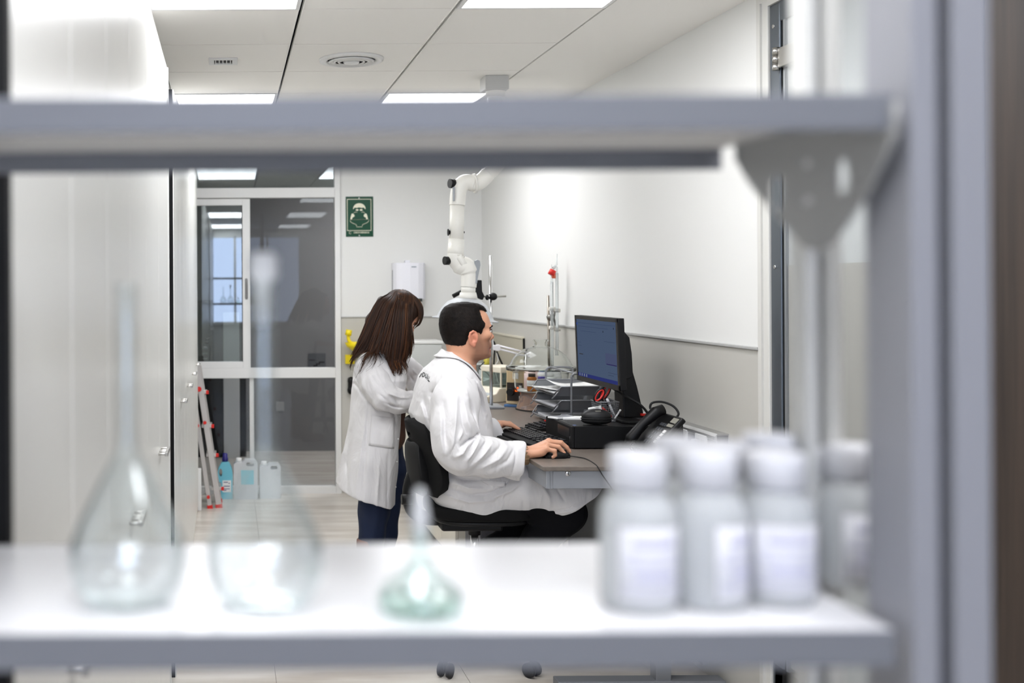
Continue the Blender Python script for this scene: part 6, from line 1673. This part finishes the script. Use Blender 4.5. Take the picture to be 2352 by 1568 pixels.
for _ in range(4):
    dcl = np.concatenate([sdf_eval(cl_, allp[i:i + 8000]) for i in range(0, len(allp), 8000)]); need = np.nonzero(dcl < .009)[0]
    if len(need) == 0: break
    pn = allp[need]; h_ = 1e-3; g_ = np.stack([sdf_eval(cl_, pn + h_ * np.eye(3)[i]) - dcl[need] for i in range(3)], 1) / h_
    g_ /= np.linalg.norm(g_, axis=1)[:, None] + 1e-9
    allp[need] += g_ * np.clip(.010 + .006 * rs_.rand(len(need)) - dcl[need], 0, .04)[:, None]
i0 = 0; st2 = []
for a, r in st_: st2.append((allp[i0:i0 + len(a)], r)); i0 += len(a)
for pth, r in st2:
    n = len(pth); base = lin([(52, 31, 19), (40, 24, 15), (70, 42, 24), (94, 58, 32), (45, 26, 16)][rs_.choice(5, p=[.3, .3, .2, .06, .14])])[:3]
    tang = np.gradient(pth, axis=0); tang /= np.linalg.norm(tang, axis=1)[:, None] + 1e-9
    a_ = np.cross(tang, np.array([0.15, 1, 0.1])); a_ /= np.linalg.norm(a_, axis=1)[:, None] + 1e-9
    b_ = np.cross(tang, a_)
    t = np.linspace(0, 1, n); rad = r * np.clip(1.15 - t ** 2 * 1.1, .10, 1)
    for k in range(5):
        an_ = 2 * math.pi * k / 5
        VV.append(pth + (a_ * math.cos(an_) * 1.25 + b_ * math.sin(an_) * .6) * rad[:, None])
    ids = nb_ + np.arange(5)[:, None] * n + np.arange(n)[None]
    for k in range(5):
        l = (k + 1) % 5
        QQ.append(np.stack([ids[k, :-1], ids[l, :-1], ids[l, 1:], ids[k, 1:]], 1))
    CC.append(np.tile(np.array(base), (5 * n, 1))); nb_ += 5 * n
# under-mass so that no scalp shows
um = xform([Prim(lambda p: np.maximum(skull(0.010).f(p), np.minimum(p[:, 0] - .062 - .25 * np.clip(p[:, 2], -1, .2), 1)), (0, 0, 0), .16, .003)], HOw, HRw, .90)
for g in GU[1:10]:
    gp = gpath(g); gp[:, 1] += .062
    um += chain([Vector(v) for v in gp[1:4]], [.022, .028, .014], .03)
v, q_ = sdf_mesh(um, 0.005)
VV.append(v); QQ.append(q_ + nb_); CC.append(np.tile(np.array(lin((40, 25, 17))[:3]), (len(v), 1)))
m_hairw = mat('hair_brown', (60, 36, 22), 0.42, attr='Col', spec=0.22)
np_object('hair', np.concatenate(VV), np.concatenate(QQ), m_hairw, person2, np.concatenate(CC))
# ================================================================== FOREGROUND SHELF AND GLASSWARE
m_shelf = mat('shelf_blue_grey_lacquer', (118, 120, 126), 0.38)
m_post = mat('upright_blue_grey', (144, 145, 151), 0.38)
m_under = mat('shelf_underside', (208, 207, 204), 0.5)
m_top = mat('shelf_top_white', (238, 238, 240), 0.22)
DF, DR = 0.74, 1.0
rs = thing('reagent_shelf', 'blue-grey lacquered two-tier laboratory shelf with slotted uprights', 'shelf', (0.2, 0.87, 0))
XS0, XS1 = -0.62, 0.462
def shelf_board(zt, lip, name, mtop):
    b = BOX(name, mtop, rs, XS0, XS1, DF + 0.003, DR - 0.003, zt - 0.006, zt, bevel=0.0008)
    BOX('front_lip', m_shelf, b, XS0, XS1, DF, DF + 0.003, zt - lip, zt, bevel=0.001)
    BOX('rear_lip', m_shelf, b, XS0, XS1, DR - 0.003, DR, zt - lip, zt, bevel=0.001)
    return b
shelf_board(HC + 0.1320, 0.0253, 'upper_shelf', m_under)
shelf_board(HC - 0.2410, 0.0255, 'lower_shelf', m_top)
# front upright: two flanges with a recessed dark slot
fp = MB()
ya, yb = 0.735, 0.79
fp.box(0.4715, 0.4895, ya, yb, 0, ZC).box(0.5000, 0.5255, ya, yb, 0, ZC).box(0.4895, 0.5, ya + 0.016, yb, 0, ZC)
o = fp.build('upright', m_post, rs, bevel=0.0015)
BOX('slot', mat('slot_dark', (70, 72, 84), 0.6), o, 0.4895, 0.5, ya + 0.0155, ya + 0.0165, 0, ZC)
cp = MB(); yc = 0.868
cp.box(0.4635, 0.4735, yc - .012, yc + .012, 0, ZC).box(0.4805, 0.4925, yc - .012, yc + .012, 0, ZC).box(0.4735, 0.4805, yc, yc + .012, 0, ZC)
o = cp.build('upright', mat('upright_pale', (214, 214, 210), 0.3), rs, bevel=0.001)
BOX('slot', mat('slot_dark', (70, 72, 84), 0.6), o, 0.4735, 0.4805, yc - 0.0006, yc + 0.0002, 0, ZC)
# perforated side bracket under the upper shelf
XB = 0.4605
def bz(x, y):
    D = XB * F / (x - VX)
    return (D, HC - (y - VY) * D / F)
outer = [bz(2062, 318), bz(1995, 455), bz(1915, 565), bz(1880, 582), bz(1850, 575), bz(1775, 490), bz(1725, 430), bz(1692, 372), (bz(1692, 372)[0], HC + .1255), (bz(2062, 318)[0], HC + .1255)]
def hole(x, y, rx, ry):
    return [bz(x + rx * math.cos(a), y + ry * math.sin(a)) for a in [2 * math.pi * k / 18 for k in range(18)]]
loops = [outer, hole(1856, 382, 11, 11), hole(1857, 467, 13, 11), hole(1786, 452, 16, 45), hole(1938, 412, 14, 42)]
MX = Matrix(((0, 0, 1, XB), (1, 0, 0, 0), (0, 1, 0, 0), (0, 0, 0, 1)))
curve_mesh('bracket', loops, MX, mat('bracket_grey', (156, 156, 154), 0.45), rs, 0.0022)

# glassware
m_glass = pane_mat('clear_glass', (252, 253, 253), 1.8)
m_gglass = pane_mat('greenish_glass', (250, 253, 252), 1.8)
m_water = mat('water', (250, 253, 252), 0.0, trans=1.0, ior=1.33)
ZS = HC - 0.241
def glass_shell(c, prof, t, name, parent, m=None, n=48):
    """lathe with an inner wall so that the glass has real thickness (closed at the base, open at the top)"""
    inner = [(max(r - t, 0.0005), z) for r, z in prof]
    inner[0] = (inner[0][0], prof[0][1] + t * 1.3)
    if len(prof) > 1: inner = [q_ for q_ in inner if q_[1] >= inner[0][1] - 1e-6]
    full = [(0.0002, prof[0][1])] + list(prof) + list(reversed(inner)) + [(0.0002, inner[0][1])]
    return MB().lathe(c, full, n).build(name, m or m_glass, parent)
def vol_flask(x, D, neck_top, r_body, r_neck, label, stop=True):
    cx = PX(x, D); c = (cx, D, ZS)
    t = thing('volumetric_flask', label, 'flask', c, 'volumetric flasks on the lower shelf')
    H = neck_top - ZS
    k = r_body / 0.0447
    prof = [(0.026 * k, 0.0), (0.033 * k, 0.003), (0.041 * k, 0.016), (0.0447 * k, 0.033), (0.0435 * k, 0.046), (0.037 * k, 0.062), (0.026 * k, 0.084), (0.0155 * k, 0.103), (r_neck + 0.001, 0.116), (r_neck, 0.126), (r_neck, H - 0.04), (r_neck + 0.0005, H - 0.004), (r_neck + 0.0016, H)]
    glass_shell(c, prof, 0.0014, 'flask_body', t)
    if stop:
        f = r_neck + 0.0006
        MB().lathe((cx, D, neck_top - 0.034), [(r_neck - 0.003, 0), (r_neck - 0.0018, 0.030), (f + 0.002, 0.036), (f + 0.002, 0.05), (f - 0.001, 0.054)], 24).build('stopper', mat('frosted_white', (235, 236, 236), 0.5, trans=0.35), t)
    return t
vol_flask(290, 0.815, PZ(650, 0.815), 0.0447, 0.0072, 'clear volumetric flask with thinner neck at the shelf end near the cabinets', False)
vol_flask(605, 0.81, PZ(640, 0.81), 0.0447, 0.0085, 'clear volumetric flask with white stopper in its neck')
# squat glass flask with pale green base
cx = PX(962, 0.79); c = (cx, 0.79, ZS)
t = thing('squat_flask', 'small squat glass flask with greenish base and narrow pointed stopper', 'flask', c)
glass_shell(c, [(0.026, 0.0), (0.032, 0.004), (0.0325, 0.012), (0.027, 0.020), (0.015, 0.028), (0.009, 0.036), (0.0068, 0.046), (0.0066, 0.060)], 0.0016, 'flask_body', t, m_gglass)
MB().lathe(c, [(0.0002, 0.0026), (0.0285, 0.0026), (0.0298, 0.009), (0.0295, 0.0095), (0.0002, 0.0095)], 40).build('liquid', pane_mat('green_liquid', (246, 252, 249), 1.0), t)
MB().lathe((cx, 0.79, ZS + 0.05), [(0.0045, 0), (0.005, 0.012), (0.0075, 0.016), (0.006, 0.024), (0.0042, 0.036), (0.0025, 0.041)], 20).build('stopper', mat('frosted_white', (235, 236, 236), 0.5, trans=0.35), t)
# screw-cap bottles
m_cap = mat('cap_white', (232, 232, 235), 0.4)
m_label = mat('label_paper', (226, 226, 230), 0.6)
m_print = mat('label_print', (202, 201, 220), 0.6)
def bottle(x, D, r, h, label, lab=0.0, fill=0.55, group='screw-cap bottles on the lower shelf'):
    cx = PX(x, D); c = Vector((cx, D, ZS))
    t = thing('screw_cap_bottle', label, 'bottle', c, group)
    hs = h * 0.60
    prof = [(r * 0.9, 0.0), (r, 0.004), (r, hs), (r * 0.92, hs + 0.008), (r * 0.66, hs + 0.017), (r * 0.56, hs + 0.022), (r * 0.56, h - 0.008)]
    glass_shell(c, prof, 0.0018, 'bottle_body', t, mat('bottle_milky_glass', (244, 246, 246), 0.22, trans=0.55, ior=1.15), n=40)  # milky white puts the bright refracted background into the clear glass
    if False:
        zf = hs * fill
        MB().lathe(c, [(0.0002, 0.0027), (r * 0.88, 0.0027), (r - 0.0021, 0.005), (r - 0.0021, zf), (0.0002, zf)], 36).build('liquid', m_water, t)
    zc = hs + 0.019
    MB().lathe(c, [(r * 0.60, zc), (r * 0.74, zc + 0.0005), (r * 0.75, h - 0.003), (r * 0.72, h), (0.0002, h)], 36).build('cap', m_cap, t)
    ring = MB()
    if lab is not None:
        a0 = -math.pi / 2 + lab; vs = []; fs = []; n = 14
        for i in range(n + 1):
            a = a0 - 0.95 + 1.9 * i / n
            for z in (0.010, hs - 0.006): vs.append(c + Vector(((r + 0.0004) * math.cos(a), (r + 0.0004) * math.sin(a), z)))
        for i in range(n): fs.append((2 * i, 2 * i + 2, 2 * i + 3, 2 * i + 1))
        lb = MB().add(vs, fs, True).build('paper_label', m_label, t, solid=0.0003)
        vs = []; fs = []
        rows = [(0.16, 0.20, .8), (0.3, 0.42, .55), (0.5, 0.54, .8), (0.6, 0.64, .7), (0.74, 0.86, .6)]
        for (u0, u1, wd_) in rows:
            n0 = len(vs)
            for i in range(9):
                a = a0 - wd_ + 2 * wd_ * i / 8
                for u in (u0, u1): vs.append(c + Vector(((r + 0.0008) * math.cos(a), (r + 0.0008) * math.sin(a), 0.010 + (hs - 0.016) * u)))
            for i in range(8): fs.append((n0 + 2 * i, n0 + 2 * i + 2, n0 + 2 * i + 3, n0 + 2 * i + 1))
        MB().add(vs, fs, True).build('label_print', m_print, lb)
    return t
bottle(1462, 0.800, 0.0275, 0.116, 'labelled glass bottle with white cap, front row, end nearest the green flask', 0.1)
bottle(1622, 0.805, 0.0275, 0.116, 'glass bottle with label turned aside, second in the front row', 0.75)
bottle(1778, 0.815, 0.0275, 0.112, 'labelled glass bottle, third in the front row of white-capped bottles', -0.05)
bottle(1952, 0.850, 0.0245, 0.112, 'narrower labelled glass bottle beside the shelf upright', 0.2, fill=0.8)
bottle(1552, 0.866, 0.0262, 0.117, 'white-capped bottle in the back row, end nearest the green flask', None)
bottle(1655, 0.868, 0.0262, 0.113, 'white-capped bottle second in the back row', None)
bottle(1762, 0.875, 0.0262, 0.118, 'white-capped bottle third in the back row, tallest cap', None)
bottle(1858, 0.880, 0.0255, 0.109, 'white-capped bottle in the back row next to the pale upright', None)
